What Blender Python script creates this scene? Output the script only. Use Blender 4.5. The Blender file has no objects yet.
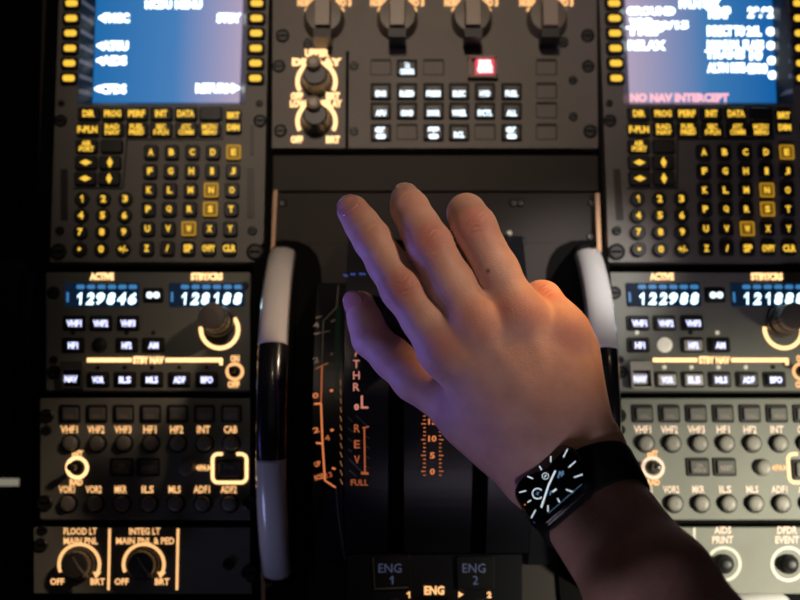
import bpy, bmesh, math, random
import numpy as np
from mathutils import Vector, Matrix

random.seed(7)
scene = bpy.context.scene
COL = scene.collection

# ------------------------------------------------------------------ camera
F, D, TH = 1250.0, 0.893, math.radians(8.9)
CAM = Vector((0.0, -D * math.sin(TH), D * math.cos(TH)))
FWD = Vector((0, math.sin(TH), -math.cos(TH)))
UP = Vector((0, math.cos(TH), math.sin(TH)))
RT = Vector((1, 0, 0))
cd = bpy.data.cameras.new('camera')
cam = bpy.data.objects.new('camera', cd)
COL.objects.link(cam)
cam.location = CAM
cam.rotation_euler = (TH, 0, 0)
cd.sensor_width = 36.0
cd.lens = F / 800 * 36.0
cd.clip_start = 0.02
cd.dof.use_dof = True
cd.dof.focus_distance = 0.72
cd.dof.aperture_fstop = 6.2
scene.camera = cam
scene.view_settings.view_transform = 'Standard'
scene.view_settings.look = 'None'
scene.view_settings.gamma = 1.0
scene.view_settings.exposure = 0.0
scene.view_settings.use_curve_mapping = False
scene.cycles.use_denoising = True
scene.cycles.max_bounces = 6

# measured from the photograph: direction of sight through a point of the frame
def ray(px, py):
    return (RT * ((px - 400) / F) + UP * ((300 - py) / F) + FWD)

SHIFT = [0.0]
PITCH = 561.5 / (F / D)          # spacing of the two crew columns, metres

def P(px, py, z=0.0):
    d = ray(px, py)
    t = (z - CAM.z) / d.z
    v = CAM + d * t
    return Vector((v.x + SHIFT[0], v.y, z))

def PS(px, py, g, dz=0.0):
    z = 0.03
    for _ in range(12):
        z = g(P(px, py, z).y) + dz
    return P(px, py, z)

def PPL(px, py, c, n):
    d = ray(px, py)
    t = (c - CAM).dot(n) / d.dot(n)
    return CAM + d * t

# ------------------------------------------------------------------ materials
def mat(name, color, rough=0.5, metal=0.0, emit=None, estr=1.0, bump=0.0, bscale=900.0, vary=0.0, coat=0.0, sss=0.0, spec=0.5):
    m = bpy.data.materials.new(name)
    m.use_nodes = True
    nt = m.node_tree
    b = nt.nodes['Principled BSDF']
    b.inputs['Base Color'].default_value = (*color, 1)
    b.inputs['Roughness'].default_value = rough
    b.inputs['Metallic'].default_value = metal
    b.inputs['Specular IOR Level'].default_value = spec
    b.inputs['Coat Weight'].default_value = coat
    if emit:
        b.inputs['Emission Color'].default_value = (*emit, 1)
        b.inputs['Emission Strength'].default_value = estr
    if bump or vary:
        tc = nt.nodes.new('ShaderNodeTexCoord')
        nz = nt.nodes.new('ShaderNodeTexNoise')
        nz.inputs['Scale'].default_value = bscale
        nz.inputs['Detail'].default_value = 3
        nt.links.new(tc.outputs['Object'], nz.inputs['Vector'])
        if bump:
            bp = nt.nodes.new('ShaderNodeBump')
            bp.inputs['Strength'].default_value = bump
            bp.inputs['Distance'].default_value = 0.0005
            nt.links.new(nz.outputs['Fac'], bp.inputs['Height'])
            nt.links.new(bp.outputs['Normal'], b.inputs['Normal'])
        if vary:
            n2 = nt.nodes.new('ShaderNodeTexNoise')
            n2.inputs['Scale'].default_value = bscale * 0.05
            n2.inputs['Detail'].default_value = 4
            nt.links.new(tc.outputs['Object'], n2.inputs['Vector'])
            r = nt.nodes.new('ShaderNodeValToRGB')
            r.color_ramp.elements[0].position = 0.3
            r.color_ramp.elements[1].position = 0.7
            r.color_ramp.elements[0].color = (*[c * (1 - vary) for c in color], 1)
            r.color_ramp.elements[1].color = (*[c * (1 + vary) for c in color], 1)
            nt.links.new(n2.outputs['Fac'], r.inputs['Fac'])
            nt.links.new(r.outputs['Color'], b.inputs['Base Color'])
    try:
        m.cycles.emission_sampling = 'NONE'
    except Exception:
        pass
    return m

M = {}
M['panel'] = mat('panel_grey_paint', (0.215, 0.222, 0.19), 0.55, bump=0.25, vary=0.06)
M['panel_cdu'] = mat('warm_grey_paint', (0.20, 0.185, 0.165), 0.5, bump=0.25, vary=0.06)
M['panel_mid'] = mat('brown_grey_paint', (0.20, 0.175, 0.155), 0.5, bump=0.25, vary=0.06)
M['lip'] = mat('dark_plate_paint', (0.056, 0.049, 0.045), 0.6, bump=0.2, spec=0.2)
M['black'] = mat('black_plastic', (0.012, 0.012, 0.013), 0.45, bump=0.1)
M['gap'] = mat('matte_black', (0.004, 0.004, 0.004), 0.8, spec=0.1)
M['tuning'] = mat('tuning_knob_brown', (0.12, 0.105, 0.095), 0.4, bump=0.1)
M['quad'] = mat('quadrant_black', (0.014, 0.015, 0.02), 0.35, bump=0.1)
M['key'] = mat('key_black', (0.02, 0.02, 0.02), 0.4)
M['well'] = mat('key_well_black', (0.008, 0.008, 0.008), 0.6)
M['keygrey'] = mat('key_grey', (0.16, 0.16, 0.145), 0.35, coat=0.3)
M['keypale'] = mat('key_pale', (0.70, 0.68, 0.58), 0.4)  # light cap: lamp reflection on the keys put into the colour
M['led_on'] = mat('indicator_lit', (0.6, 0.57, 0.48), 0.4, emit=(1.0, 0.9, 0.68), estr=0.45)
M['keymid'] = mat('key_olive', (0.10, 0.10, 0.09), 0.4)
M['knob'] = mat('knob_grey', (0.27, 0.26, 0.225), 0.42, bump=0.1)
M['knobdark'] = mat('knob_charcoal', (0.055, 0.052, 0.05), 0.4, bump=0.1)
M['barrel'] = mat('selector_barrel', (0.19, 0.155, 0.125), 0.4, bump=0.1)
M['knobtan'] = mat('selector_grey_brown', (0.42, 0.33, 0.26), 0.35, bump=0.1)
M['screw'] = mat('screw_black', (0.03, 0.03, 0.03), 0.4, metal=0.4)
M['steel'] = mat('screw_steel', (0.30, 0.29, 0.26), 0.35, metal=0.9)
M['rail'] = mat('tan_rail', (0.85, 0.50, 0.27), 0.45)
M['white'] = mat('white_gloss', (0.78, 0.76, 0.76), 0.22, coat=0.5, bump=0.05)
M['wheel'] = mat('wheel_black', (0.012, 0.012, 0.013), 0.22, coat=0.4)
M['whitemark'] = mat('white_print', (0.75, 0.72, 0.64), 0.5)
M['guard'] = mat('clear_guard', (0.5, 0.48, 0.42), 0.25)
M['orange'] = mat('legend_amber', (0.1, 0.06, 0.03), 0.5, emit=(1.0, 0.52, 0.20), estr=1.25)
M['pale'] = mat('legend_pale_amber', (0.3, 0.25, 0.2), 0.5, emit=(1.0, 0.70, 0.48), estr=1.0)  # amber legend lightened for the bright light on the right panels
M['orange_hot'] = mat('legend_amber_bright', (0.1, 0.06, 0.03), 0.5, emit=(1.0, 0.58, 0.25), estr=2.0)
M['orange_dim'] = mat('legend_amber_dim', (0.1, 0.05, 0.03), 0.5, emit=(1.0, 0.24, 0.08), estr=0.38)
M['pink_dim'] = mat('legend_pink_dim', (0.1, 0.05, 0.03), 0.5, emit=(1.0, 0.36, 0.26), estr=0.6)
M['orange_mid'] = mat('legend_orange', (0.1, 0.05, 0.03), 0.5, emit=(1.0, 0.28, 0.09), estr=0.72)
M['dash'] = mat('edge_dash', (0.1, 0.05, 0.03), 0.5, emit=(1.0, 0.4, 0.12), estr=0.22)
M['grey_print'] = mat('legend_grey', (0.32, 0.28, 0.24), 0.5)
M['blue_print'] = mat('legend_blue', (0.2, 0.22, 0.32), 0.5, emit=(0.25, 0.33, 0.7), estr=0.12)
M['blue_lit'] = mat('legend_blue_lit', (0.1, 0.1, 0.2), 0.5, emit=(0.08, 0.2, 0.95), estr=0.8)
M['yellow'] = mat('legend_yellow', (0.1, 0.08, 0.01), 0.5, emit=(1.0, 0.58, 0.05), estr=1.1)
M['yellow_dim'] = mat('key_yellow_rim', (0.2, 0.15, 0.01), 0.5, emit=(1.0, 0.50, 0.03), estr=0.10)
M['rim_lit'] = mat('key_rim_lit', (0.2, 0.15, 0.01), 0.5, emit=(1.0, 0.50, 0.03), estr=0.42)
M['wlit'] = mat('legend_white_lit', (0.2, 0.2, 0.2), 0.5, emit=(0.72, 0.87, 1.0), estr=1.9)
M['lav'] = mat('legend_lavender_lit', (0.2, 0.2, 0.2), 0.5, emit=(0.62, 0.64, 1.0), estr=1.9)
M['digit'] = mat('display_digit', (0.2, 0.2, 0.2), 0.4, emit=(0.62, 0.88, 1.0), estr=2.4)
M['bluebar'] = mat('display_blue', (0.02, 0.04, 0.08), 0.4, emit=(0.06, 0.28, 0.62), estr=0.75)  # glow standing in for the digits' reflection in the window
M['window'] = mat('display_window', (0.005, 0.007, 0.012), 0.2, emit=(0.01, 0.03, 0.08), estr=0.35)
M['red'] = mat('emergency_red', (0.4, 0.05, 0.05), 0.5, emit=(1.0, 0.10, 0.14), estr=0.8)
M['redtext'] = mat('emergency_text', (0.4, 0.2, 0.2), 0.5, emit=(1.0, 0.62, 0.65), estr=3.0)
M['redframe'] = mat('guard_frame', (0.30, 0.16, 0.14), 0.4)
M['scrtext'] = mat('screen_text', (0.2, 0.2, 0.2), 0.5, emit=(0.82, 0.95, 1.0), estr=2.6)
M['scrpink'] = mat('screen_text_pink', (0.2, 0.1, 0.1), 0.5, emit=(1.0, 0.50, 0.58), estr=1.15)
M['green'] = mat('green_band', (0.01, 0.06, 0.03), 0.4)
M['glass'] = mat('watch_glass', (0.004, 0.004, 0.005), 0.08, coat=0.5)
M['watch'] = mat('watch_case_black', (0.006, 0.006, 0.008), 0.18, spec=0.3)
M['strap'] = mat('watch_strap_black', (0.010, 0.010, 0.011), 0.7, spec=0.15)
M['wtick'] = mat('watch_tick', (0.2, 0.2, 0.2), 0.5, emit=(0.8, 0.92, 1.0), estr=0.85)
M['wblue'] = mat('watch_blue', (0.1, 0.1, 0.2), 0.5, emit=(0.16, 0.36, 0.6), estr=0.5)
M['wred'] = mat('watch_red', (0.2, 0.05, 0.05), 0.5, emit=(0.9, 0.2, 0.12), estr=0.7)
M['sensor'] = mat('watch_blue_glass', (0.005, 0.01, 0.06), 0.05, coat=1.0)
M['floor'] = mat('dark_floor_carpet', (0.015, 0.014, 0.014), 0.9, bump=0.5)
M['seat'] = mat('seat_black', (0.010, 0.010, 0.011), 0.8, bump=0.3)
M['beige'] = mat('beige_strip', (0.42, 0.39, 0.30), 0.6, emit=(0.42, 0.38, 0.28), estr=0.5)  # strip brightened by a glow added to its beige
M['slot'] = mat('annunciator_dark', (0.03, 0.022, 0.02), 0.4)
M['bezel'] = mat('bezel_dark', (0.03, 0.03, 0.036), 0.35)
M['lead'] = mat('bezel_grey_line', (0.5, 0.5, 0.56), 0.5)

def screen_mat(name, left, mid, right):  # side-to-side viewing tint is painted into the screen's emission
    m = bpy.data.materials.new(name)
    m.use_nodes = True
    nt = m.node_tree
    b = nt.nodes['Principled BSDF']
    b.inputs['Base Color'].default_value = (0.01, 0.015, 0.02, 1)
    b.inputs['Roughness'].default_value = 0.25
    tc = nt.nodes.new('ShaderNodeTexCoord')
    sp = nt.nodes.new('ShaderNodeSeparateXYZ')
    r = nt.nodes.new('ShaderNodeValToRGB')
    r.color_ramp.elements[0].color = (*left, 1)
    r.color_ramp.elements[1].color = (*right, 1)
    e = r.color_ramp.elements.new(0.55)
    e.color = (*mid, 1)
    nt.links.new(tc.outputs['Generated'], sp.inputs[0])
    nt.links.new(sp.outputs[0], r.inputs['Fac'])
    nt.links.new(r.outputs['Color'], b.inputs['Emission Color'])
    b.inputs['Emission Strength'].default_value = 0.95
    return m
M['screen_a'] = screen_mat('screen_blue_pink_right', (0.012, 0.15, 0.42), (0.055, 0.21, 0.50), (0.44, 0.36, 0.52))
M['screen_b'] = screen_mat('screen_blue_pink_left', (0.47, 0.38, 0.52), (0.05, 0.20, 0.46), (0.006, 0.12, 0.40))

# ------------------------------------------------------------------ object helpers
WLOC = {}

def setp(o, label=None, cat=None, group=None, kind=None):
    if label: o['label'] = label
    if cat: o['category'] = cat
    if group: o['group'] = group
    if kind: o['kind'] = kind
    return o

def thing(name, loc, label, cat, group=None):
    o = bpy.data.objects.new(name, None)
    o.empty_display_size = 0.02
    COL.objects.link(o)
    o.location = loc
    WLOC[o.name] = Vector(loc)
    return setp(o, label, cat, group)

def link_mesh(name, me, material, parent=None, smooth=False):
    n = len(me.vertices)
    co = np.empty(n * 3, dtype=np.float32)
    me.vertices.foreach_get('co', co)
    co = co.reshape(-1, 3)
    c = (co.min(0) + co.max(0)) / 2
    co -= c
    me.vertices.foreach_set('co', co.ravel())
    me.update()
    if smooth:
        me.polygons.foreach_set('use_smooth', [True] * len(me.polygons))
    me.materials.append(material)
    o = bpy.data.objects.new(name, me)
    COL.objects.link(o)
    c = Vector([float(v) for v in c])
    WLOC[o.name] = c
    if parent is not None:
        o.parent = parent
        o.location = c - WLOC[parent.name]
    else:
        o.location = c
    return o

def mk(name, bm, material, parent=None, smooth=False, recalc=True):
    if recalc:
        bmesh.ops.recalc_face_normals(bm, faces=bm.faces)
    me = bpy.data.meshes.new(name)
    bm.to_mesh(me)
    bm.free()
    return link_mesh(name, me, material, parent, smooth)

def label_part(o, text):
    o['label'] = text
    return o

def rrect(cx, cy, w, h, r=0.0, n=4):
    """rounded rectangle outline in frame units"""
    r = min(r, w / 2 - 1e-3, h / 2 - 1e-3)
    if r <= 0.01:
        return [(cx - w / 2, cy - h / 2), (cx + w / 2, cy - h / 2), (cx + w / 2, cy + h / 2), (cx - w / 2, cy + h / 2)]
    pts = []
    for sx, sy, a0 in ((1, -1, -90), (1, 1, 0), (-1, 1, 90), (-1, -1, 180)):
        for i in range(n + 1):
            a = math.radians(a0 + 90 * i / n)
            pts.append((cx + sx * (w / 2 - r) + r * math.cos(a), cy + sy * (h / 2 - r) + r * math.sin(a)))
    return pts

def inset(poly, d):
    cx = sum(p[0] for p in poly) / len(poly); cy = sum(p[1] for p in poly) / len(poly)
    w = max(p[0] for p in poly) - min(p[0] for p in poly); h = max(p[1] for p in poly) - min(p[1] for p in poly)
    fx = max(0.1, 1 - 2 * d / max(w, 1e-3)); fy = max(0.1, 1 - 2 * d / max(h, 1e-3))
    return [(cx + (x - cx) * fx, cy + (y - cy) * fy) for x, y in poly]

def prism(bm, poly, z0, z1, ch=0.0, chz=None):
    """solid with vertical sides whose top outline is seen along POLY"""
    top = [P(x, y, z1) for x, y in poly]
    rings = [[Vector((p.x, p.y, z0)) for p in top]]
    if ch > 0:
        cz = chz if chz is not None else min(ch / 1400.0, (z1 - z0) * 0.8)
        rings.append([Vector((p.x, p.y, z1 - cz)) for p in top])
        ins = inset(poly, ch)
        rings.append([P(x, y, z1) for x, y in ins])
    else:
        rings.append(top)
    vs = [[bm.verts.new(p) for p in r] for r in rings]
    n = len(poly)
    bm.faces.new(vs[0][::-1])
    for a, b in zip(vs[:-1], vs[1:]):
        for i in range(n):
            bm.faces.new((a[i], a[(i + 1) % n], b[(i + 1) % n], b[i]))
    bm.faces.new(vs[-1])
    return bm

def box(bm, x0, x1, y0, y1, z0, z1):
    v = [bm.verts.new((x, y, z)) for z in (z0, z1) for y in (y0, y1) for x in (x0, x1)]
    for f in ((0, 2, 3, 1), (4, 5, 7, 6), (0, 1, 5, 4), (2, 6, 7, 3), (0, 4, 6, 2), (1, 3, 7, 5)):
        bm.faces.new([v[i] for i in f])
    return bm

def rect_part(name, material, parent, cx, cy, w, h, z0, z1, r=0.0, ch=0.0):
    return mk(name, prism(bmesh.new(), rrect(cx, cy, w, h, r), z0, z1, ch), material, parent)

def arc_poly(cx, cy, ro, ri, a0, a1, n=28):
    """band outline; angles in degrees, measured clockwise in the frame from +x"""
    out = []; inn = []
    for i in range(n + 1):
        a = math.radians(a0 + (a1 - a0) * i / n)
        out.append((cx + ro * math.cos(a), cy + ro * math.sin(a)))
        inn.append((cx + ri * math.cos(a), cy + ri * math.sin(a)))
    return out, inn

def band(bm, cx, cy, ro, ri, a0, a1, z0, z1, n=28):
    o, i = arc_poly(cx, cy, ro, ri, a0, a1, n)
    closed = abs((a1 - a0) - 360) < 1e-6
    vo = []; 
    for (xo, yo), (xi, yi) in zip(o, i):
        a = P(xo, yo, z1); b = P(xi, yi, z1)
        vo.append([bm.verts.new(p) for p in (a, b, (b.x, b.y, z0), (a.x, a.y, z0))])
    if closed:
        for v in vo[-1]: bm.verts.remove(v)
        vo[-1] = vo[0]
    for p, q in zip(vo[:-1], vo[1:]):
        for k in range(4):
            bm.faces.new((p[k], p[(k + 1) % 4], q[(k + 1) % 4], q[k]))
    if not closed:
        bm.faces.new(vo[0]); bm.faces.new(vo[-1][::-1])
    return bm

def bar(bm, x0, y0, x1, y1, w, z0, z1):
    dx, dy = x1 - x0, y1 - y0
    l = math.hypot(dx, dy) or 1
    nx, ny = -dy / l * w / 2, dx / l * w / 2
    return prism(bm, [(x0 + nx, y0 + ny), (x1 + nx, y1 + ny), (x1 - nx, y1 - ny), (x0 - nx, y0 - ny)], z0, z1)

def lathe(bm, base, prof, n=28, flute=0, fdepth=0.0, axis=None):
    """prof: list of (radius m, z m) relative to BASE"""
    rings = []
    for r, z in prof:
        ring = []
        for i in range(n):
            a = 2 * math.pi * i / n
            rr = r
            if flute and r > 0:
                rr = r - fdepth * (0.5 + 0.5 * math.cos(flute * a))
            ring.append(bm.verts.new((base.x + rr * math.cos(a), base.y + rr * math.sin(a), base.z + z)))
        rings.append(ring)
    for a, b in zip(rings[:-1], rings[1:]):
        for i in range(n):
            bm.faces.new((a[i], a[(i + 1) % n], b[(i + 1) % n], b[i]))
    bm.faces.new(rings[0][::-1]); bm.faces.new(rings[-1])
    return bm

U = 1 / 1400.0        # one frame unit in metres near the panel

TEXTC = {}
def text_mesh(s, bold=0.0, shear=0.0):
    key = (s, bold, shear)
    if key in TEXTC: return TEXTC[key]
    if s == '1':
        pts = np.array([(0.12, -0.5), (0.5, -0.5), (0.5, 0.5), (0.2, 0.5), (-0.5, 0.22), (-0.38, 0.02), (0.12, 0.22)])
        pts = pts + np.array([[shear * p[1], 0] for p in pts])
        TEXTC[key] = (pts, [(0, 1, 2, 6), (2, 3, 4, 5), (2, 5, 6)], 0.45)
        return TEXTC[key]
    c = bpy.data.curves.new('lettering', 'FONT')
    c.body = s
    c.align_x = 'CENTER'
    c.resolution_u = 2
    c.offset = bold
    c.shear = shear
    c.space_line = 0.85
    o = bpy.data.objects.new('lettering', c)
    COL.objects.link(o)
    dg = bpy.context.evaluated_depsgraph_get()
    me = o.evaluated_get(dg).to_mesh()
    vs = np.array([v.co[:2] for v in me.vertices]); fs = [tuple(p.vertices) for p in me.polygons]
    o.evaluated_get(dg).to_mesh_clear()
    bpy.data.objects.remove(o); bpy.data.curves.remove(c)
    mn, mx = vs.min(0), vs.max(0)
    vs = (vs - (mn + mx) / 2) / np.maximum(mx - mn, 1e-6)
    asp = (mx - mn)[0] / max((mx - mn)[1], 1e-6)
    TEXTC[key] = (vs, fs, asp)
    return TEXTC[key]

def text(bm, s, cx, cy, w, h, place, bold=0.02, shear=0.0, rot=0.0):
    vs, fs, asp = text_mesh(s, bold, shear)
    if w is None: w = h * asp
    c, sn = math.cos(rot), math.sin(rot)
    bv = []
    for u, v in vs:
        x, y = u * w, -v * h
        bv.append(bm.verts.new(place(cx + c * x - sn * y, cy + sn * x + c * y)))
    for f in fs:
        try: bm.faces.new([bv[i] for i in f])
        except ValueError: pass
    return bm

def flat(z):
    return lambda x, y: P(x, y, z)

def legend(name, s, cx, cy, w, h, z, material, parent, bold=0.03, shear=0.0, rot=0.0):
    bm = text(bmesh.new(), s, cx, cy, w, h, flat(z), bold, shear, rot)
    for f in bm.faces:
        f.normal_update()
        if f.normal.z < 0: f.normal_flip()
    return mk(name, bm, material, parent, recalc=False)

def screw(parent, cx, cy, r, material=None, name='screw'):
    b = P(cx, cy, 0.0); b.z = 0.0
    R = r * U
    o = mk(name, lathe(bmesh.new(), b, [(R, 0), (R, 0.0012), (R * 0.8, 0.0018), (R * 0.72, 0.0012), (R * 0.3, 0.0012)], 20), material or M['screw'], parent)
    bm = bmesh.new()
    box(bm, b.x - R * 0.6, b.x + R * 0.6, b.y - R * 0.12, b.y + R * 0.12, 0.0012, 0.0016)
    mk('screw_slot', bm, M['gap'], o)
    return o

# ------------------------------------------------------------------ control display units
def display_unit(right):
    SHIFT[0] = PITCH if right else 0.0
    if right:
        t = thing('control_display_unit', P(165, 110, -0.018), 'multi-line control display unit above the captain-side right radio panel, its screen showing a pink NO NAV INTERCEPT line', 'control display unit', 'keyboard display units')
        t['label'] = 'keyboard display unit whose blue screen ends in a pink NO NAV INTERCEPT line'
    else:
        t = thing('control_display_unit', P(165, 110, -0.018), 'keyboard display unit whose blue screen reads RETURN in the lower corner, beside the dark void', 'control display unit', 'keyboard display units')
    zb = -0.018
    # housing with a recessed screen opening
    bm = bmesh.new()
    outer = [(61, -60), (270, -60), (263, 262), (50, 262)]
    hole = [(82, -40), (247, -40), (244.5, 104.5), (77.5, 104.5)]
    deep_px = [(97, -32), (244, -32), (239.5, 102.6), (92.5, 102.6)]
    SH = SHIFT[0]; SHIFT[0] = 0.0
    deep = [P(x, y, -0.013) for x, y in deep_px]
    SHIFT[0] = SH
    if right:   # mirrored about the pedestal's centre line
        xs = [PPX for PPX in [P(0, 0).x]]
        mid = (P(56, 110).x - SHIFT[0] + P(266, 110).x - SHIFT[0]) / 2
        deep = [Vector((2 * mid - d.x, d.y, d.z)) for d in (deep[1], deep[0], deep[3], deep[2])]
        deep = [Vector((d.x + SHIFT[0], d.y, d.z)) for d in deep]
        hole = [(79.5, -40), (245, -40), (247, 104.5), (76, 104.5)]
    O = [bm.verts.new(P(x, y, 0)) for x, y in outer]
    B = [bm.verts.new((v.co.x, v.co.y, zb)) for v in O]
    H = [bm.verts.new(P(x, y, 0)) for x, y in hole]
    for i in range(4):
        j = (i + 1) % 4
        bm.faces.new((O[i], O[j], H[j], H[i]))
        bm.faces.new((O[j], O[i], B[i], B[j]))
    bm.faces.new(B)
    mk('housing', bm, M['panel_cdu'], t)
    bm = bmesh.new()
    H = [bm.verts.new(P(x, y, 0)) for x, y in hole]
    Dv = [bm.verts.new(d) for d in deep]
    for i in range(4):
        j = (i + 1) % 4
        bm.faces.new((H[i], H[j], Dv[j], Dv[i]))
    bz = mk('screen_bezel', bm, M['bezel'], t)
    bm = bmesh.new()
    bm.faces.new([bm.verts.new(d) for d in deep])
    bmesh.ops.recalc_face_normals(bm, faces=bm.faces)
    for f in bm.faces:
        if f.normal.z < 0: f.normal_flip()
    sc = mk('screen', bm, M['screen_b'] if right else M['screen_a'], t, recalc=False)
    # leads between the side keys and the screen, lying on the sloped bezel wall
    wallL = (Vector(P(*hole[0], 0)), Vector(P(*hole[3], 0)), deep[0], deep[3])
    wallR = (Vector(P(*hole[1], 0)), Vector(P(*hole[2], 0)), deep[1], deep[2])
    side = wallR if right else wallL
    for k in range(7):
        u0 = (k * 15 + 43 - 4) / 144.5
        u1 = (k * 15 + 43 + 1) / 144.5
        bm = bmesh.new()
        q = []
        for (u, v) in ((u0, 0.06), (u0 + 0.03, 0.06), (u1 + 0.03, 0.95), (u1, 0.95)):
            a = side[0].lerp(side[1], min(1, u)); b = side[2].lerp(side[3], min(1, u))
            q.append(bm.verts.new(a.lerp(b, v) + Vector((0, 0, 0.0002))))
        bm.faces.new(q)
        mk('lead_line', bm, M['lead'], bz)
    # screen writing
    SHIFT[0] = 0.0
    zt = -0.0126
    def st(s, cx, cy, w, h, m='scrtext', bold=0.05):
        legend('screen_text', s, cx, cy, w, h, zt, M[m], sc, bold + 0.02)
    if not right:
        st('MCDU', 158.5, 4.5, 27, 9); st('MENU', 188.5, 4.5, 27, 9)
        st('<FMGC', 114, 18, 31, 10); st('<ATSU', 112.5, 45.8, 32, 10); st('<AIDS', 111.5, 60.5, 31, 10); st('<CFDS', 110.5, 89, 32, 10)
        st('STBY', 229, 18, 25, 10); st('RETURN>', 217.5, 88.3, 44, 10)
    else:
        st('FPLN', 690, 4, 22, 9); st('INIT', 711.5, 3.5, 17, 9)
        st('GROUND', 651, 11, 49, 9); st('TEMP', 718.5, 12.6, 25, 12); st('29.92', 760.5, 12.6, 26, 12)
        st('WIND', 641, 22, 24, 8); st('180/15', 668, 25, 42, 8.5); st('TRIP', 645, 31, 38, 9)
        st('RELAX', 647, 45.3, 38, 10)
        st('DIRECT TO', 726, 31, 38, 11); st('26L', 754, 31, 15, 11); st('o', 770.5, 31.5, 9, 9, bold=0.1)
        st('MANUAL', 724, 45, 34, 10); st('FLAPS', 753.5, 45, 21, 10); st('o', 770.8, 45.5, 9, 9, bold=0.1)
        st('TRANS', 725, 54.5, 40, 9); st('10', 756, 55, 13, 11); st('o', 771.5, 60.5, 9, 9, bold=0.1)
        st('ALTN RTE', 726, 67.7, 38, 10); st('4500', 756.5, 68.5, 22, 11); st('o', 772.3, 75, 9, 9, bold=0.1)
        st('NO NAV INTERCEPT', 679.5, 97.6, 99, 9, 'scrpink', 0.04)
    SHIFT[0] = PITCH if right else 0.0
    # line select keys
    for k in range(6):
        y = 3 + 15 * k
        for x in (71.6 - 0.6 * k, 256.7 - 0.3 * k):
            b = rect_part('line_select_key', M['well'], t, x, y, 18, 12, 0, 0.0030, 3, 1.2)
            rect_part('key_mark', M['yellow'], b, x, y, 12, 6.2, 0.0030, 0.0033, 2.6)
    # function keys
    rows = [(113.4, ['DIR', 'PROG', 'PERF', 'INIT', 'DATA', ''], [88.6, 112.6, 136.6, 161.2, 185.8, 210.4]),
            (129.3, ['F-PLN', 'RAD\nNAV', 'FUEL\nPRED', 'SEC\nF-PLN', 'ATC\nCOMM', 'MCDU\nMENU'], [87.4, 112.4, 136.6, 161, 186, 209.5]),
            (146, ['AIR\nPORT', ''], [86.5, 111.4]),
            (162.3, ['<', '^'], [85.6, 109.8]),
            (178.3, ['>', 'v'], [85, 109])]
    for y, names, xs in rows:
        for s, x in zip(names, xs):
            k = rect_part('function_key', M['key'], t, x, y, 22.5, 13.5, 0, 0.0032, 2.5, 1.2)
            if not s: continue
            z = 0.0034
            if s in '<>':
                bm = prism(bmesh.new(), [(x - 6, y), (x, y - 3), (x + 6, y), (x, y + 3)], 0.0032, z)
                mk('legend', bm, M['yellow'], k)
            elif s in '^v':
                bm = prism(bmesh.new(), [(x - 3, y), (x, y - 5.5), (x + 3, y), (x, y + 5.5)], 0.0032, z)
                mk('legend', bm, M['yellow'], k)
            else:
                two = '\n' in s
                w = {'DIR': 12, 'INIT': 12, 'F-PLN': 20}.get(s, 17 if not two else 15)
                legend('legend', s, x, y, w, 11 if two else 7, z, M['yellow'], k, 0.05)
    for s, y in (('BRT', 115.2), ('DIM', 127.3)):
        k = rect_part('brightness_key', M['key'], t, 233.3, y, 16, 12, 0, 0.0032, 2.5, 1.2)
        legend('legend', s, 233.3, y, 12.5, 6.5, 0.0034, M['yellow'], k, 0.06)
    # letters
    L = 'ABCDEFGHIJKLMNOPQRSTUVWXYZ'
    ys = [152, 171, 190, 209, 228.6, 248.2]
    n = 0
    for r, y in enumerate(ys):
        for c in range(5):
            x = 150.8 + 20.7 * c - 0.85 * r
            idx = r * 5 + c
            s = L[idx] if idx < 26 else ['/', 'SP', 'OVFY', 'CLR'][idx - 26]
            k = rect_part('letter_key', M['key'], t, x, y, 14.5, 15, 0, 0.0032, 3.5, 1.2)
            if s in 'NESW' and len(s) == 1:
                bm = band(bmesh.new(), x, y, 7.0, 5.2, 0, 360, 0.0031, 0.0034, 4)
                bm.free()
                bm = bmesh.new()
                for (a, b_, c_, d_) in ((-6.4, -6.4, 6.4, -6.4), (6.4, -6.4, 6.4, 6.4), (6.4, 6.4, -6.4, 6.4), (-6.4, 6.4, -6.4, -6.4)):
                    bar(bm, x + a, y + b_, x + c_, y + d_, 1.7, 0.0032, 0.0034)
                mk('lit_rim', bm, M['rim_lit'], k)
                bm = prism(bmesh.new(), rrect(x, y, 11, 11, 1), 0.0032, 0.00325)
                mk('lit_face', bm, M['yellow_dim'], k)
            w, h = (5.4, 6.8) if len(s) == 1 else ((9, 8) if s == 'SP' else (13, 7))
            if s in 'I/': w = 3.5
            legend('legend', s, x, y, w, h, 0.0035, M['yellow'], k, 0.05)
    # number pad
    nums = [['1', '2', '3'], ['4', '5', '6'], ['7', '8', '9'], ['.', '0', '+/-']]
    for r, y in enumerate([198.6, 215.2, 231.8, 249]):
        for c in range(3):
            x = 81.5 + 21.8 * c - 0.75 * r
            b = P(x, y, 0.0032); b.z = 0
            k = mk('number_key', lathe(bmesh.new(), b, [(7.4 * U, 0), (7.4 * U, 0.0026), (6.6 * U, 0.0032)], 20), M['key'], t)
            s = nums[r][c]
            w, h = {'.': (3.5, 3.5), '1': (3.0, 7.2), '+/-': (9, 7)}.get(s, (5.4, 7.2))
            legend('legend', s, x, y, w, h, 0.0034, M['yellow'], k, 0.045)
    # ridge framing the function keys
    bm = bmesh.new()
    pts = [(73, 188), (123, 188), (127, 139), (222.5, 139), (223.5, 108)]
    for (a, b_), (c, d_) in zip(pts[:-1], pts[1:]):
        bar(bm, a, b_, c, d_, 1.8, 0, 0.0008)
    mk('keypad_ridge', bm, M['bezel'], t)
    for x, ya, yb in ((64, 169, 220), (250.6, 168, 218), (252, 125, 155)):
        rect_part('annunciator_window', M['slot'], t, x, (ya + yb) / 2, 7 if ya > 130 else 4, yb - ya, 0, 0.0007, 1)
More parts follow.
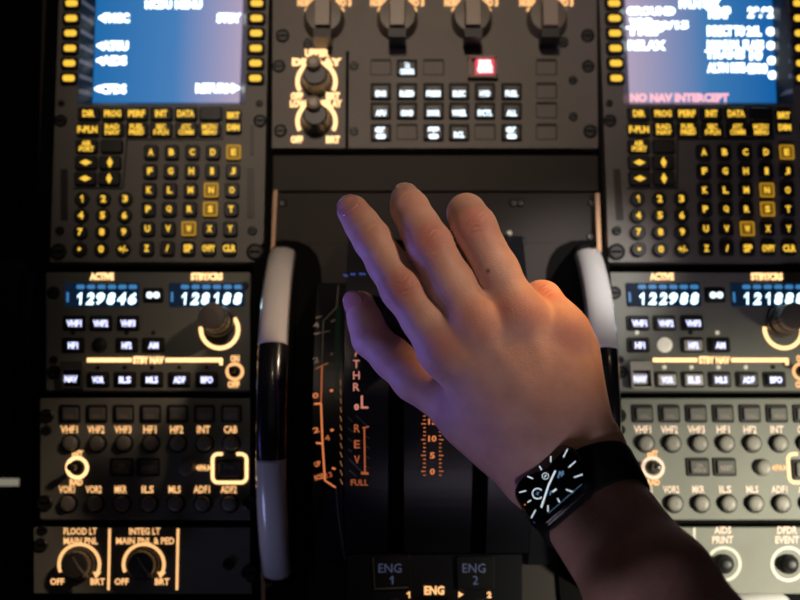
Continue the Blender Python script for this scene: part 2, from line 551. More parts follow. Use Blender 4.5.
    for x, y, r in ((61.6, 103.5, 3.5), (61, 121, 6.5), (60, 231, 4.5), (58.5, 252, 8.5), (259.5, 103.5, 3.5), (260, 121, 6.5), (252.5, 231, 4.5), (255, 252, 8.5)):
        screw(t, x, y, r)
    SHIFT[0] = 0.0
    return t

display_unit(False)
display_unit(True)

# ------------------------------------------------------------------ radio panels
def radio_panel(right):
    SHIFT[0] = PITCH if right else 0.0
    t = thing('radio_panel', P(147, 331, -0.018),
              'radio panel brightly lit by warm light, its active window reading 122988' if right else
              'dim radio panel beside the dark void, its active window reading 129846', 'radio panel', 'radio tuning panels')
    mk('faceplate', prism(bmesh.new(), rrect(148, 331.5, 205, 119, 2), -0.018, 0, 1.0), M['panel'], t)
    legend('legend', 'ACTIVE', 101.8, 276.5, 24, 7.5, 0.0003, M['orange_hot'], t, 0.06)
    legend('legend', 'STBY/CRS', 206.8, 276.5, 32, 7.5, 0.0003, M['orange_hot'], t, 0.06)
    digs = ('122988', '121888') if right else ('129846', '128188')
    for (x0, x1, s) in ((64.6, 139, digs[0]), (169, 244.5, digs[1])):
        cx = (x0 + x1) / 2
        w = rect_part('display_window', M['window'], t, cx, 294.5, x1 - x0, 23.5, 0, 0.0012, 1.5, 0.8)
        for k in range(6):
            xx = x0 + 14 + k * (x1 - x0 - 18) / 5.4
            rect_part('blue_segment', M['bluebar'], w, xx + 2, 286.8, 8.4, 4.2, 0.0012, 0.0014, 1.8)  # reflection of the digits, drawn as glowing blobs
        rect_part('blue_segment', M['bluebar'], w, x0 + 3.0, 297, 2.2, 10, 0.0012, 0.0014, 0.8)
        dx = (x1 - x0 - 11) / 6.0
        for k, ch in enumerate(s):
            xx = x0 + 9.5 + (k + 0.5) * dx
            legend('digit', ch, xx, 298.6, 4.6 if ch == '1' else 8.8, 12.2, 0.0016, M['digit'], w, 0.045, 0.22)
    def pkey(name, s, x, y, w=20, h=12.5, cap='key', lw=14, led=None):
        wl = rect_part(name, M['well'], t, x, y, w + 2.5, h + 2.5, 0, 0.0014, 2, 0.6)
        c = rect_part('key_cap', M[cap], wl, x, y, w - 2, h - 2, 0.0014, 0.0034, 1.5, 1.0)
        if s:
            legend('legend', s, x, y + 0.4, lw, 6.8, 0.0036, M['lav'], c, 0.05)
        if led:
            b = P(x, y - 12.3, 0.0); 
            mk('indicator_light', lathe(bmesh.new(), b, [(2.2 * U, 0), (2.2 * U, 0.0006), (1.4 * U, 0.0012)], 12), M[led], t)
        return wl
    k = pkey('transfer_key', '', 153, 295, 18, 12)
    bm = bmesh.new()
    band(bm, 149.6, 295, 3.3, 1.2, 0, 360, 0.0034, 0.0037, 14)
    band(bm, 156.4, 295, 3.3, 1.2, 0, 360, 0.0034, 0.0037, 14)
    mk('arrow_symbol', bm, M['wlit'], k)
    g = 'keygrey' if right else 'key'  # right caps greyer: reflected light put into the cap colour
    p = 'keypale' if right else 'key'  # right caps lightened further, painted as catching the lamp
    for s, x, y, c, ld in (('VHF1', 74, 323, 'key', 'screw'), ('VHF2', 100.6, 323, g, 'screw'), ('VHF3', 128, 323, 'key', 'screw'),
                       ('HF1', 73, 345, 'key', 'led_on'), ('HF2', 126.7, 345, p, 'screw'), ('AM', 153.4, 345, 'key', 'led_on')):
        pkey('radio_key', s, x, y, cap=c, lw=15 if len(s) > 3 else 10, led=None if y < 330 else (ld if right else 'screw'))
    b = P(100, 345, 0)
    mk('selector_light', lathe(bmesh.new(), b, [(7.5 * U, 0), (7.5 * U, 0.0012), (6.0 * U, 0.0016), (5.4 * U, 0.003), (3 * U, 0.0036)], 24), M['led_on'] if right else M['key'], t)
    # standby nav line
    z = 0.0004
    bm = bmesh.new()
    bar(bm, 87, 360, 131.5, 360, 4.2, 0, z); bar(bm, 165.4, 360, 222.5, 360, 4.2, 0, z); bar(bm, 221, 358.2, 221, 365, 3.2, 0, z)
    mk('divider_line', bm, M['orange_hot'], t)
    legend('legend', 'STBY NAV', 148.4, 360, 31, 7.5, z, M['orange_hot'], t, 0.06)
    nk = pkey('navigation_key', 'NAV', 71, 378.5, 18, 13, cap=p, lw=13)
    bm = bmesh.new()
    for a in ((61.5, 362, 61.5, 388), (81.5, 362, 81.5, 388), (61.5, 362.5, 81.5, 362.5), (61.5, 387.5, 81.5, 387.5)):
        bar(bm, *a, 2.2, 0, 0.006)
    prism(bm, rrect(71.5, 366.5, 19, 7, 1), 0.0045, 0.006, 0.8)
    mk('switch_guard', bm, M['guard'] if right else M['keymid'], nk)  # light and dark guard colours stand for each panel's lighting
    for i, (s, x) in enumerate((('VOR', 98), ('ILS', 125), ('MLS', 152), ('ADF', 179.3), ('BFO', 206.8))):
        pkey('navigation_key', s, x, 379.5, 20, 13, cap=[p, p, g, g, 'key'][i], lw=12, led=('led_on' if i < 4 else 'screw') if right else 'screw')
    # tuning knob inside its lit arc
    bm = band(bmesh.new(), 219.5, 329.5, 20.5, 16.6, -38, 188, 0, 0.0004, 36)
    mk('tuning_arc', bm, M['orange_hot'], t)
    b = P(218.3, 322.0, 0)
    kb = mk('tuning_knob', lathe(bmesh.new(), b, [(16.0 * U, 0), (16.0 * U, 0.006), (15 * U, 0.0075), (14 * U, 0.0075), (14.2 * U, 0.020), (13.4 * U, 0.0215), (12 * U, 0.022)], 48, 24, 0.0003), M['knobdark'], t)
    mk('inner_knob', lathe(bmesh.new(), b + Vector((0, 0, 0.022)), [(13.2 * U, 0), (13.4 * U, 0.008), (12.4 * U, 0.0098), (6 * U, 0.0102)], 40, 20, 0.0003), M['tuning'], kb)
    bm = band(bmesh.new(), 234.7, 371.6, 9.2, 6.2, 0, 360, 0, 0.0004, 28)
    ts = mk('power_switch_ring', bm, M['orange'], t)
    b = P(234.7, 371.6, 0)
    mk('power_switch', lathe(bmesh.new(), b, [(5.2 * U, 0), (5.2 * U, 0.003), (2.5 * U, 0.0035), (2.3 * U, 0.010), (3.4 * U, 0.015), (2.6 * U, 0.018)], 16), M['screw'], t)
    legend('legend', 'ON', 234.8, 358.5, 9, 7, 0.0004, M['orange'], t, 0.07)
    legend('legend', 'OFF', 233.6, 384.5, 12, 7, 0.0004, M['orange'], t, 0.07)
    for x, y, r in ((53.5, 293, 6.5), (54, 372, 6.5), (54, 360, 4), (245, 286, 4)):
        s_ = screw(t, x, y, r)
    SHIFT[0] = 0.0
    return t

radio_panel(False)
radio_panel(True)

# ------------------------------------------------------------------ audio panels
def audio_panel(right):
    SHIFT[0] = PITCH + 0.0018 if right else 0.0
    t = thing('audio_panel', P(147, 460, -0.018),
              'audio control panel with grey knobs in bright warm light beside the forearm' if right else
              'audio control panel in deep shadow beside the dark void, its knobs hardly showing', 'audio panel', 'audio control panels')
    mk('faceplate', prism(bmesh.new(), rrect(145.5, 459, 212, 122, 2), -0.018, 0, 1.0), M['panel'], t)
    names = ['VHF1', 'VHF2', 'VHF3', 'HF1', 'HF2', 'INT', 'CAB']
    lower = ['VOR1', 'VOR2', 'MKR', 'ILS', 'MLS', 'ADF1', 'ADF2']
    call = ['CALL', 'CALL', 'CALL', 'CALL', 'CALL', 'MECH', 'ATT']
    R = 7.4 * U
    for i in range(7):
        x = 69.3 + 26.9 * i
        k = rect_part('call_key', M['well'], t, x + 0.4, 413.6, 21, 18, 0, 0.0016, 2, 0.6)
        c = rect_part('key_cap', M['keygrey'], k, x + 0.4, 413.8, 16, 12.5, 0.0016, 0.0036, 1.5, 1.0)
        legend('legend', call[i], x + 0.4, 416, 10, 4.2, 0.0038, M['grey_print'], c, 0.03)
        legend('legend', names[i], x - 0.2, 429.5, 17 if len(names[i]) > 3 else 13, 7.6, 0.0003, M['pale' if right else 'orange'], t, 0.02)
        for (yk, nm) in ((443.2, 'volume_knob'), (503.6, 'volume_knob')):
            xx = x - 0.2 if yk < 450 else x - 2.6 + 0.13 * i
            b = P(xx, yk, 0.005); b.z = 0
            kn = mk(nm, lathe(bmesh.new(), b, [(R * 0.98, 0.0008), (R * 0.98, 0.0040), (R * 0.82, 0.0050), (R * 0.4, 0.0052)], 28), M['knob'], t, True)
            mk('knob_skirt', lathe(bmesh.new(), b, [(R * 1.28, 0), (R * 1.28, 0.0006), (R * 1.1, 0.0009)], 28), M['well'], kn)
            a = random.uniform(-0.8, 0.8) + 0.6
            bm = bmesh.new()
            ax, ay = math.sin(a), math.cos(a)
            q = [(0.25, -0.09), (0.9, -0.09), (0.9, 0.09), (0.25, 0.09)]
            vs = [bm.verts.new((b.x + R * (u * ax - v * ay), b.y - R * (u * ay + v * ax), 0.0054)) for u, v in q]
            bm.faces.new(vs)
            mk('pointer_line', bm, M['grey_print'], kn)
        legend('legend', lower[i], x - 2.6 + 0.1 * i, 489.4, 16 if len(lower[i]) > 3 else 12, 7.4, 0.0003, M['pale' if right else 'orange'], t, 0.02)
    # interphone / radio toggle
    bm = band(bmesh.new(), 77, 467.7, 11.6, 8.2, 0, 360, 0, 0.0004, 32)
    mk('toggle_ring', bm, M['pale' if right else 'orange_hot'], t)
    b = P(77, 467.7, 0)
    mk('toggle_switch', lathe(bmesh.new(), b, [(6.5 * U, 0), (6.5 * U, 0.003), (3 * U, 0.0036), (2.6 * U, 0.011), (4 * U, 0.017), (3 * U, 0.019)], 18), M['steel'] if right else M['screw'], t, True)  # left toggle darkened as if shaded, right one brightened
    legend('legend', 'INT', 77.5, 453.7, 11, 6.4, 0.0004, M['orange'], t, 0.06)
    legend('legend', 'RAD', 76.2, 482.2, 13, 6.4, 0.0004, M['orange'], t, 0.06)
    for s, x in (('ON\nVOICE', 121.5), ('RESET', 148.2)):
        k = rect_part('reset_key', M['well'], t, x, 467, 23, 18.5, 0, 0.0014, 2, 0.6)
        c = rect_part('key_cap', M['keymid'], k, x, 467, 18, 13.5, 0.0014, 0.0034, 1.5, 1.0)
        legend('legend', s, x, 468, 12, 9 if '\n' in s else 5, 0.0036, M['grey_print'], c, 0.03)
    b = P(187, 467.7, 0)
    mk('volume_knob', lathe(bmesh.new(), b, [(R * 1.15, 0), (R * 1.15, 0.0012), (R, 0.0016), (R, 0.0040), (R * 0.85, 0.0050), (R * 0.4, 0.0052)], 28), M['knob'], t, True)
    bm = text(bmesh.new(), 'PA', 203.5, 467.7, 7, 6, flat(0.0004), 0.06)
    for f in bm.faces:
        f.normal_update()
        if f.normal.z < 0: f.normal_flip()
    mk('legend', bm, M['orange'], t, recalc=False)
    bm = prism(bmesh.new(), [(195.5, 467.7), (199, 464.5), (199, 471)], 0, 0.0004)
    prism(bm, [(211, 467.7), (207.6, 464.5), (207.6, 471)], 0, 0.0004)
    mk('arrow_symbol', bm, M['orange'], t)
    # rounded bracket, open at the top
    bm = bmesh.new()
    z = 0.0004
    cx0, cx1, cy0, cy1, r, w = 212.5, 246.5, 454, 482.5, 5.5, 3.2
    bar(bm, cx0, cy0 + r, cx0, cy1 - r, w, 0, z); bar(bm, cx1, cy0 + r, cx1, cy1 - r, w, 0, z)
    bar(bm, cx0 + r, cy1, cx1 - r, cy1, w, 0, z); bar(bm, cx0 + r, cy0, 222.5, cy0, w, 0, z); bar(bm, 236.5, cy0, cx1 - r, cy0, w, 0, z)
    for ax, ay, a0 in ((cx0 + r, cy0 + r, 180), (cx1 - r, cy0 + r, 270), (cx1 - r, cy1 - r, 0), (cx0 + r, cy1 - r, 90)):
        band(bm, ax, ay, r + w / 2, r - w / 2, a0, a0 + 90, 0, z, 8)
    mk('key_bracket', bm, M['orange_hot'], t)
    k = rect_part('address_key', M['well'], t, 229.3, 469.5, 27, 20, 0, 0.0016, 2, 0.6)
    rect_part('key_cap', M['keymid'], k, 229.3, 469.5, 22, 15, 0.0016, 0.0038, 1.5, 1.0)
    legend('legend', 'PA', 229.3, 467, 10, 4.5, 0.004, M['grey_print'], k, 0.03)
    for x, y, rr in ((47, 416, 7), (47, 430, 5), (45, 503, 8), (249, 503, 7)):
        screw(t, x, y, rr)
    SHIFT[0] = 0.0
    return t

audio_panel(False)
audio_panel(True)

# ------------------------------------------------------------------ lower panels
t = thing('lighting_panel', P(145, 560, -0.018), 'lighting panel with FLOOD LT and INTEG LT dimmer knobs below the shadowed audio panel', 'lighting panel')
mk('faceplate', prism(bmesh.new(), rrect(147, 560.5, 228, 67, 2), -0.018, 0, 1.0), M['panel'], t)
for cx, a, b_, w2 in ((79.2, 'FLOOD LT', 'MAIN PNL', 34), (143.7, 'INTEG LT', 'MAIN PNL & PED', 58)):
    legend('legend', a, cx + 1, 531.3, 33 if 'FLOOD' in a else 31, 6.8, 0.0003, M['orange_mid'] if 0 else M['orange'], t, 0.02)
    legend('legend', b_, cx + 1.5, 540.9, w2, 6.8, 0.0003, M['orange'], t, 0.02)
    bm = band(bmesh.new(), cx, 564.5, 21.8, 18.6, 158, 385, 0, 0.0004, 40)
    ex, ey = cx + 20 * math.cos(math.radians(25)), 564.5 + 20 * math.sin(math.radians(25))
    prism(bm, [(ex - 4.5, ey - 1), (ex + 4, ey - 1), (ex - 1.5, ey + 5.5)], 0, 0.0004)
    mk('dimmer_arc', bm, M['orange'], t)
    legend('legend', 'OFF', cx - 22, 581.6, 14, 6.6, 0.0003, M['orange'], t, 0.03)
    legend('legend', 'BRT', cx + 18.5, 581.6, 14.5, 6.6, 0.0003, M['orange'], t, 0.03)
    b = P(cx + 0.5, 564.5, 0)
    kn = mk('dimmer_knob', lathe(bmesh.new(), b, [(15.5 * U, 0), (15.5 * U, 0.005), (14.5 * U, 0.0062), (13.8 * U, 0.0062), (13.2 * U, 0.014), (11.8 * U, 0.0155), (6 * U, 0.0158)], 48, 16, 0.0004), M['knobdark'], t)
    bm = bmesh.new()
    bar(bm, cx - 6.5, 557, cx - 1, 566.5, 1.6, 0.0158, 0.0161); bar(bm, cx - 1, 566.5, cx + 8.0, 577.5, 2.2, 0.0135, 0.0162)
    mk('pointer_line', bm, M['grey_print'], kn)
for x in (109.6, 178):
    bm = bar(bmesh.new(), x, 528.5, x - 1.2, 590, 2.4, 0, 0.0003)
    mk('divider_line', bm, M['orange'], t)
screw(t, 228.4, 564.5, 5.5); screw(t, 250, 573.5, 8.5); screw(t, 43, 530, 5); screw(t, 41, 545, 7)

SHIFT[0] = PITCH + 0.002
t = thing('event_panel', P(145, 560, -0.018), 'brightly lit panel with AIDS PRINT and DFDR EVENT push buttons beside the forearm', 'event panel')
mk('faceplate', prism(bmesh.new(), rrect(147, 560.5, 228, 67, 2), -0.018, 0, 1.0), M['panel'], t)
SHIFT[0] = 0.0
mk('divider_line', bar(bmesh.new(), 694.3, 527.5, 693.8, 589, 2.8, 0, 0.0003), M['whitemark'], t)
for cx, a, b_ in ((723.7, 'AIDS', 'PRINT'), (788.3, 'DFDR', 'EVENT')):
    legend('legend', a, cx - 1, 530.2, 17 if a == 'AIDS' else 20, 7.4, 0.0003, M['pale'], t, 0.03)
    legend('legend', b_, cx - 1, 539.8, 21 if a == 'AIDS' else 24, 7.4, 0.0003, M['pale'], t, 0.03)
    bm = band(bmesh.new(), cx, 564, 18, 14.6, 0, 360, 0, 0.0004, 40)
    mk('button_ring', bm, M['whitemark'], t)
    b = P(cx, 564, 0)
    k = mk('push_button', lathe(bmesh.new(), b, [(9.5 * U, 0), (9.5 * U, 0.002), (8.2 * U, 0.003), (7.6 * U, 0.003), (7.2 * U, 0.0065), (5.5 * U, 0.008), (2 * U, 0.0083)], 28), M['black'], t, True)

# ------------------------------------------------------------------ centre panel with selectors and system keys
t = thing('system_display_panel', P(435, 75, -0.018), 'brown grey system display panel with four selector knobs and rows of white lit keys', 'system display panel')
mk('faceplate', prism(bmesh.new(), [(273, -60), (596, -60), (598, 148), (272, 148)], -0.018, 0), M['panel_mid'], t)
mk('panel_seam', bar(bmesh.new(), 347.5, 51, 346.8, 148, 3.0, 0, 0.0004), M['gap'], t)
for cx in (324.5, 397.3, 471.3, 546.4):
    b = P(cx, 21, 0)
    k = mk('selector_knob', lathe(bmesh.new(), b, [(21 * U, 0), (21 * U, 0.004), (20 * U, 0.006), (19 * U, 0.012), (18 * U, 0.0135), (9 * U, 0.0138)], 40), M['barrel'], t)
    # finger bar of the knob
    bm = bmesh.new()
    x0, x1 = b.x - 8.5 * U, b.x + 8.5 * U
    y0, y1 = b.y - 20.5 * U, b.y + 20 * U
    z0, z1 = 0.010, 0.027
    v = [bm.verts.new(c) for c in ((x0, y0, z0), (x1, y0, z0), (x1, y1, z0), (x0, y1, z0),
                                   (x0 + 0.001, y0 + 0.0015, z1), (x1 - 0.001, y0 + 0.0015, z1), (x1 - 0.001, y1 - 0.0015, z1), (x0 + 0.001, y1 - 0.0015, z1))]
    for f in ((0, 3, 2, 1), (4, 5, 6, 7), (0, 1, 5, 4), (1, 2, 6, 5), (2, 3, 7, 6), (3, 0, 4, 7)):
        bm.faces.new([v[i] for i in f])
    mk('finger_bar', bm, M['knobtan'], k)
    bm = bmesh.new()
    box(bm, b.x - 8.8 * U, b.x + 8.8 * U, b.y - 30 * U, b.y - 20.8 * U, 0.0, 0.0245)
    mk('bar_nose', bm, M['black'], k)  # black stands in for shade on the bar's front end
    for sgn in (-1, 1):
        legend('legend', 'NORM' if sgn < 0 else 'F/O 3', cx + sgn * 19, 2.5, 16, 8, 0.0004, M['orange'], t, 0.08)
        mk('pointer_line', bar(bmesh.new(), cx + sgn * 19, 8.5, cx + sgn * 14.5, 11.5, 4.5, 0, 0.0004), M['orange'], t)
    legend('legend', 'ATT', cx, -4, 14, 8, 0.0004, M['orange'], t, 0.08)
for cy, up, u2 in ((81.5, 'UPPER', 62), (121.3, '', 104)):
    if up: legend('legend', up, 317, 53, 24, 8, 0.0003, M['orange_hot'], t, 0.07)
    if up: legend('legend', 'DISPLAY', 317, 62, 50, 8, 0.0003, M['orange_hot'], t, 0.07)
    else: legend('legend', 'LOWER DISPLAY', 316, 103.6, 52, 7.5, 0.0003, M['orange_hot'], t, 0.06)
    legend('legend', 'OFF', 296.8, cy + (14.5 if up else 18.2), 12, 7.4, 0.0003, M['orange_hot'], t, 0.07)
    legend('legend', 'BRT', 333, cy + (14.5 if up else 18.2), 14, 7.4, 0.0003, M['orange_hot'], t, 0.07)
    bm = band(bmesh.new(), 316.5, cy, 21, 17, 152, 388, 0, 0.0004, 40)
    mk('dimmer_arc', bm, M['orange_hot'], t)
    b = P(316.7, cy, 0)
    kn = mk('dimmer_knob', lathe(bmesh.new(), b, [(15 * U, 0), (15 * U, 0.005), (14 * U, 0.0065), (12.5 * U, 0.017), (11 * U, 0.0185)], 40, 16, 0.0003), M['knobdark'], t)
    bm = bmesh.new()
    yb = b.y + 9.5 * U
    lathe(bm, Vector((b.x - 0.001, yb, 0.0)), [(7.6 * U, 0.006), (7.6 * U, 0.023), (6.8 * U, 0.0245), (4 * U, 0.025)], 28, 14, 0.0003)
    mk('inner_knob', bm, M['knobtan'], kn)
cols = [380.8, 407, 433.6, 459.2, 485, 511.7]
sysk = [['', 'TO\nCONFIG', '', None, None, None],
        ['ENG', 'BLEED', 'PRESS', 'ELEC', 'HYD', 'FUEL'],
        ['APU', 'COND', 'DOOR', 'WHEEL', 'F/CTL', 'ALL'],
        ['CLR', '', 'STS', 'RCL', '', 'CLR']]
for row, y in zip(sysk, (67.6, 91.2, 110.6, 132.3)):
    for s, x in zip(row, cols):
        if s is None: continue
        if s == '':
            bm = bmesh.new()
            bar(bm, x - 10, y - 7.6, x + 10, y - 7.6, 2.0, 0, 0.0006)
            bar(bm, x - 10, y + 7, x + 10, y + 7, 0.7, 0, 0.0004); bar(bm, x + 10, y - 7, x + 10, y + 7, 1.2, 0, 0.0005); bar(bm, x - 10, y - 7, x - 10, y + 7, 0.7, 0, 0.0004)
            mk('blank_key', bm, M['lip'], t)
            continue
        k = rect_part('system_key', M['well'], t, x, y, 20.5, 17, 0, 0.0014, 1.5, 0.6)
        c = rect_part('key_cap', M['key'], k, x, y + 0.5, 17, 13, 0.0014, 0.0036, 1.2, 0.9)
        two = '\n' in s
        if s in ('CLR', 'STS'):
            legend('legend', s, x, y - 2.6, 11.5, 5.6, 0.0038, M['wlit'], c, 0.1)
            rect_part('lit_bar', M['wlit'], c, x, y + 4, 9.5, 4.6, 0.0036, 0.0038, 1.8)
        else:
            legend('legend', s, x, y + (2.4 if not two else 1), {5: 14.5, 4: 12.5, 3: 10.5}.get(len(s), 14), 12 if two else 6.2, 0.0038, M['wlit'], c, 0.06)
            rect_part('cap_window', M['keymid'], c, x, y - 3.6, 9, 1.6, 0.0036, 0.0038, 0.5)
for y in (67.6, 91.2, 110.6, 132.3):
    bm = bmesh.new(); x = 546.5
    bar(bm, x - 10, y - 7.6, x + 10, y - 7.6, 2.4, 0, 0.0006); bar(bm, x + 10, y - 7, x + 10, y + 7, 1.2, 0, 0.0005)
    bar(bm, x - 10, y + 7, x + 10, y + 7, 0.7, 0, 0.0004); bar(bm, x - 10, y - 7, x - 10, y + 7, 0.8, 0, 0.0004)
    mk('blank_key', bm, M['lip'], t)
k = rect_part('emergency_key', M['red'], t, 485, 66.5, 19, 16, 0, 0.0034, 1.5, 1.0)
legend('legend', 'EMER\nCANC', 485, 66.3, 15, 12.5, 0.0036, M['redtext'], k, 0.09)
bm = bmesh.new()
for a in ((470, 56, 470, 76), (496.5, 56, 496.5, 76), (468, 56.3, 498, 56.3), (468, 75.8, 498, 75.8)):
    bar(bm, *a, 2.4, 0, 0.006)
mk('key_guard', bm, M['redframe'], t)
for x, y, r in ((282.7, 36, 7), (279, 66.5, 6.5), (280.5, 131, 6.5), (354, 66, 4.3), (354, 131.5, 4.3), (563, 42.7, 5.5), (587.5, 36, 7), (588, 66.7, 6.5), (572.8, 80.5, 4.5), (573, 117, 4.5), (590, 131.5, 7), (308, 44, 5)):
    screw(t, x, y, r)

XC = 0.0250
QT = thing('throttle_quadrant', (XC, -0.02, -0.018), 'arched black throttle quadrant under the hand, with A/THR and REV lettering', 'throttle quadrant')
# ------------------------------------------------------------------ pedestal body
t = thing('center_pedestal', (XC, 0, -0.62), 'dark centre pedestal carrying all the panels, with tan edge strips beside the trim wheels', 'pedestal')
bm = bmesh.new()
box(bm, P(25, 300).x, PITCH + P(272, 300).x, P(0, 640).y, P(0, -80).y, -0.62, -0.018)
mk('pedestal_body', bm, M['gap'], t)
mk('side_skirt', prism(bmesh.new(), [(44, -60), (50, -60), (33, 640), (27, 640)], -0.05, -0.0181), M['lip'], t)
bp_ = mk('blank_plate', prism(bmesh.new(), [(273, 155), (598, 155), (598.5, 191), (272.5, 191)], -0.018, -0.002, 0.8), M['lip'])
setp(bp_, 'plain dark plate between the system display panel and the fingertips', 'cover plate')
t = QT
# quadrant floor plate, pieced round the two wheel slots
M['floorplate'] = mat('quadrant_floor_paint', (0.050, 0.043, 0.040), 0.6, bump=0.2, spec=0.2)
bm = bmesh.new()
for poly in ([(272, 193), (599, 193), (600, 243), (271, 243)], [(303, 243.2), (567, 243.2), (569, 640), (299, 640)],
             ):
    prism(bm, poly, -0.018, -0.002)
mk('floor_plate', bm, M['floorplate'], t)
for mirror in (0, 1):
    def mx(x, y): return (x, y)
    pts = []
    # rounded surround of the wheel slot
    base = [(255, 246), (262, 240)]
    if not mirror:
        outl = [(262, 243), (285, 240), (298, 241), (309, 246), (317, 255), (321, 268), (322, 300), (318, 480), (313, 545), (306, 596), (300, 640), (255, 640), (250, 560), (250, 300), (254, 262)]
    else:
        outl = [(602, 243), (585, 240), (571, 241), (560, 246), (553, 255), (549, 268), (548, 300), (552, 480), (556, 545), (560, 596), (566, 640), (614, 640), (616, 560), (613, 300), (609, 262)]
    bm = prism(bmesh.new(), outl, -0.018, 0.0008)
    o = mk('wheel_surround', bm, M['gap'], t)
for xa, ya, yb, w in ((275.6, 190, 252, 4.0), (597.5, 193, 252, 4.2), (262.5, 555, 612, 4.0)):
    x2 = xa - 3 if xa < 300 and ya < 300 else (xa + 2 if xa > 300 else xa + 1)
    mk('edge_strip', bar(bmesh.new(), xa, ya, x2, yb, w, -0.018, 0.003), M['rail'], t)
for x, y in ((283, 203), (282, 243), (592, 203), (591, 237), (513, 203), (520, 203), (522, 241)):
    b = P(x, y, -0.002)
    mk('screw', lathe(bmesh.new(), b, [(4.2 * U, 0), (4.2 * U, 0.0008), (3.2 * U, 0.0013), (1 * U, 0.0011)], 16), M['screw'], t)

# ------------------------------------------------------------------ trim wheels
def circle3(a, b, c):
    ax, ay = a; bx, by = b; cx, cy = c
    d = 2 * (ax * (by - cy) + bx * (cy - ay) + cx * (ay - by))
    ux = ((ax**2 + ay**2) * (by - cy) + (bx**2 + by**2) * (cy - ay) + (cx**2 + cy**2) * (ay - by)) / d
    uy = ((ax**2 + ay**2) * (cx - bx) + (bx**2 + by**2) * (ax - cx) + (cx**2 + cy**2) * (bx - ax)) / d
    return ux, uy, math.hypot(ax - ux, ay - uy)

A3 = P(277, 244, 0.004); B3 = P(270, 400, 0.078); C3 = P(283, 592, 0.004)
WY, WZ, WR = circle3((A3.y, A3.z), (B3.y, B3.z), (C3.y, C3.z))
XL = (270 - 400) / F * (B3 - CAM).dot(FWD)
WX_L = XL
WX_R = 2 * XC - XL
def trim_wheel(X, label, marks, hw=0.0098):
    t = thing('trim_wheel', (X, WY, WZ - WR), label, 'trim wheel', 'pitch trim wheels')
    prof = [(-hw, WR - 0.05), (-hw, WR - 0.006), (-hw * 0.8, WR - 0.0022), (-hw * 0.35, WR - 0.0004), (0, WR), (hw * 0.35, WR - 0.0004), (hw * 0.8, WR - 0.0022), (hw, WR - 0.006), (hw, WR - 0.05)]
    # rim and web as one turned body
    def turned(prof, a0, a1, n, closed, off=0.0):
        bm = bmesh.new()
        rings = []
        for i in range(n if closed else n + 1):
            a = a0 + (a1 - a0) * i / n
            rings.append([bm.verts.new((X + u, WY + (r + off) * math.cos(a), WZ + (r + off) * math.sin(a))) for u, r in prof])
        m = len(rings)
        for i in range(m if closed else m - 1):
            p, q = rings[i], rings[(i + 1) % m]
            for k in range(len(prof)):
                k2 = (k + 1) % len(prof)
                bm.faces.new((p[k], p[k2], q[k2], q[k]))
        if not closed:
            bm.faces.new(rings[0]); bm.faces.new(rings[-1][::-1])
        return bm
    mk('rim', turned(prof, 0, 2 * math.pi, 128, True), M['wheel'], t, True)
    web = [(-0.003, 0.012), (-0.003, WR - 0.045), (0.003, WR - 0.045), (0.003, 0.012)]
    mk('web', turned(web, 0, 2 * math.pi, 64, True), M['wheel'], t)
    mprof = [(u * 1.02, r + 0.0003) for u, r in prof[1:-1]]
    for y0, y1, xp in marks:
        def ang(py):
            best = None
            for i in range(721):
                a = math.pi * i / 720
                p = Vector((X, WY + WR * math.cos(a), WZ + WR * math.sin(a))) - CAM
                yy = 300 - F * p.dot(UP) / p.dot(FWD)
                if best is None or abs(yy - py) < best[0]: best = (abs(yy - py), a)
            return best[1]
        mk('white_mark', turned(mprof, ang(y0), ang(y1), 40, False), M['white'], t, True)
    return t
trim_wheel(WX_L, 'black pitch trim wheel showing two lavender white marks, beside the shadowed radio panel', [(247, 342, 270), (461, 580, 276)])
trim_wheel(WX_R, 'black pitch trim wheel with a bright white mark beside the little finger', [(248, 347, 590), (470, 585, 600)])

# ------------------------------------------------------------------ throttle quadrant
QY0 = P(400, 236, 0.012).y; QYM = P(400, 390, 0.062).y; QY1 = P(400, 553, 0.020).y
qa, qb, qr = circle3((QY0, 0.012), (QYM, 0.062), (QY1, 0.020))
def gq(y):
    v = qr * qr - (y - qa) ** 2
    return (qb + math.sqrt(v)) if v > 0 else qb
SY0 = P(330, 283, 0.0).y; SYM = P(330, 400, 0.040).y; SY1 = P(330, 565, 0.002).y
sa, sb, sr = circle3((SY0, 0.002), (SYM, 0.042), (SY1, 0.002))
def gs(y):
    v = sr * sr - (y - sa) ** 2
    return (sb + math.sqrt(v)) if v > 0 else sb
t = QT
def arched(x0, x1, g, ya, yb, drop=None, n=36, floor=-0.002):
    bm = bmesh.new()
    rows = []
    for i in range(n + 1):
        y = ya + (yb - ya) * i / n
        z = g(y) - (drop or 0)
        rows.append([bm.verts.new(p) for p in ((x0, y, z), (x1, y, z), (x1, y, floor), (x0, y, floor))])
    for p, q in zip(rows[:-1], rows[1:]):
        for k in range(4):
            bm.faces.new((p[k], p[(k + 1) % 4], q[(k + 1) % 4], q[k]))
    bm.faces.new(rows[0]); bm.faces.new(rows[-1][::-1])
    return bm
def xq(px): # x of a frame column on the quadrant's crest
    return P(px, 390, 0.062).x
hwq = XC - xq(344)
cuts = [(-hwq, xq(388) - XC), (xq(388) - XC, xq(404) - XC), (xq(404) - XC, -(xq(404) - XC)), (-(xq(404) - XC), -(xq(388) - XC)), (-(xq(388) - XC), hwq)]
for i, (a, b_) in enumerate(cuts):
    slot_ = i in (1, 3)
    o = mk('lever_slot' if slot_ else ('center_plate' if i == 2 else 'label_plate'),
       arched(XC + a, XC + b_, gq, QY1, QY0, 0.012 if slot_ else 0.0), M['gap'] if slot_ else M['quad'], t)
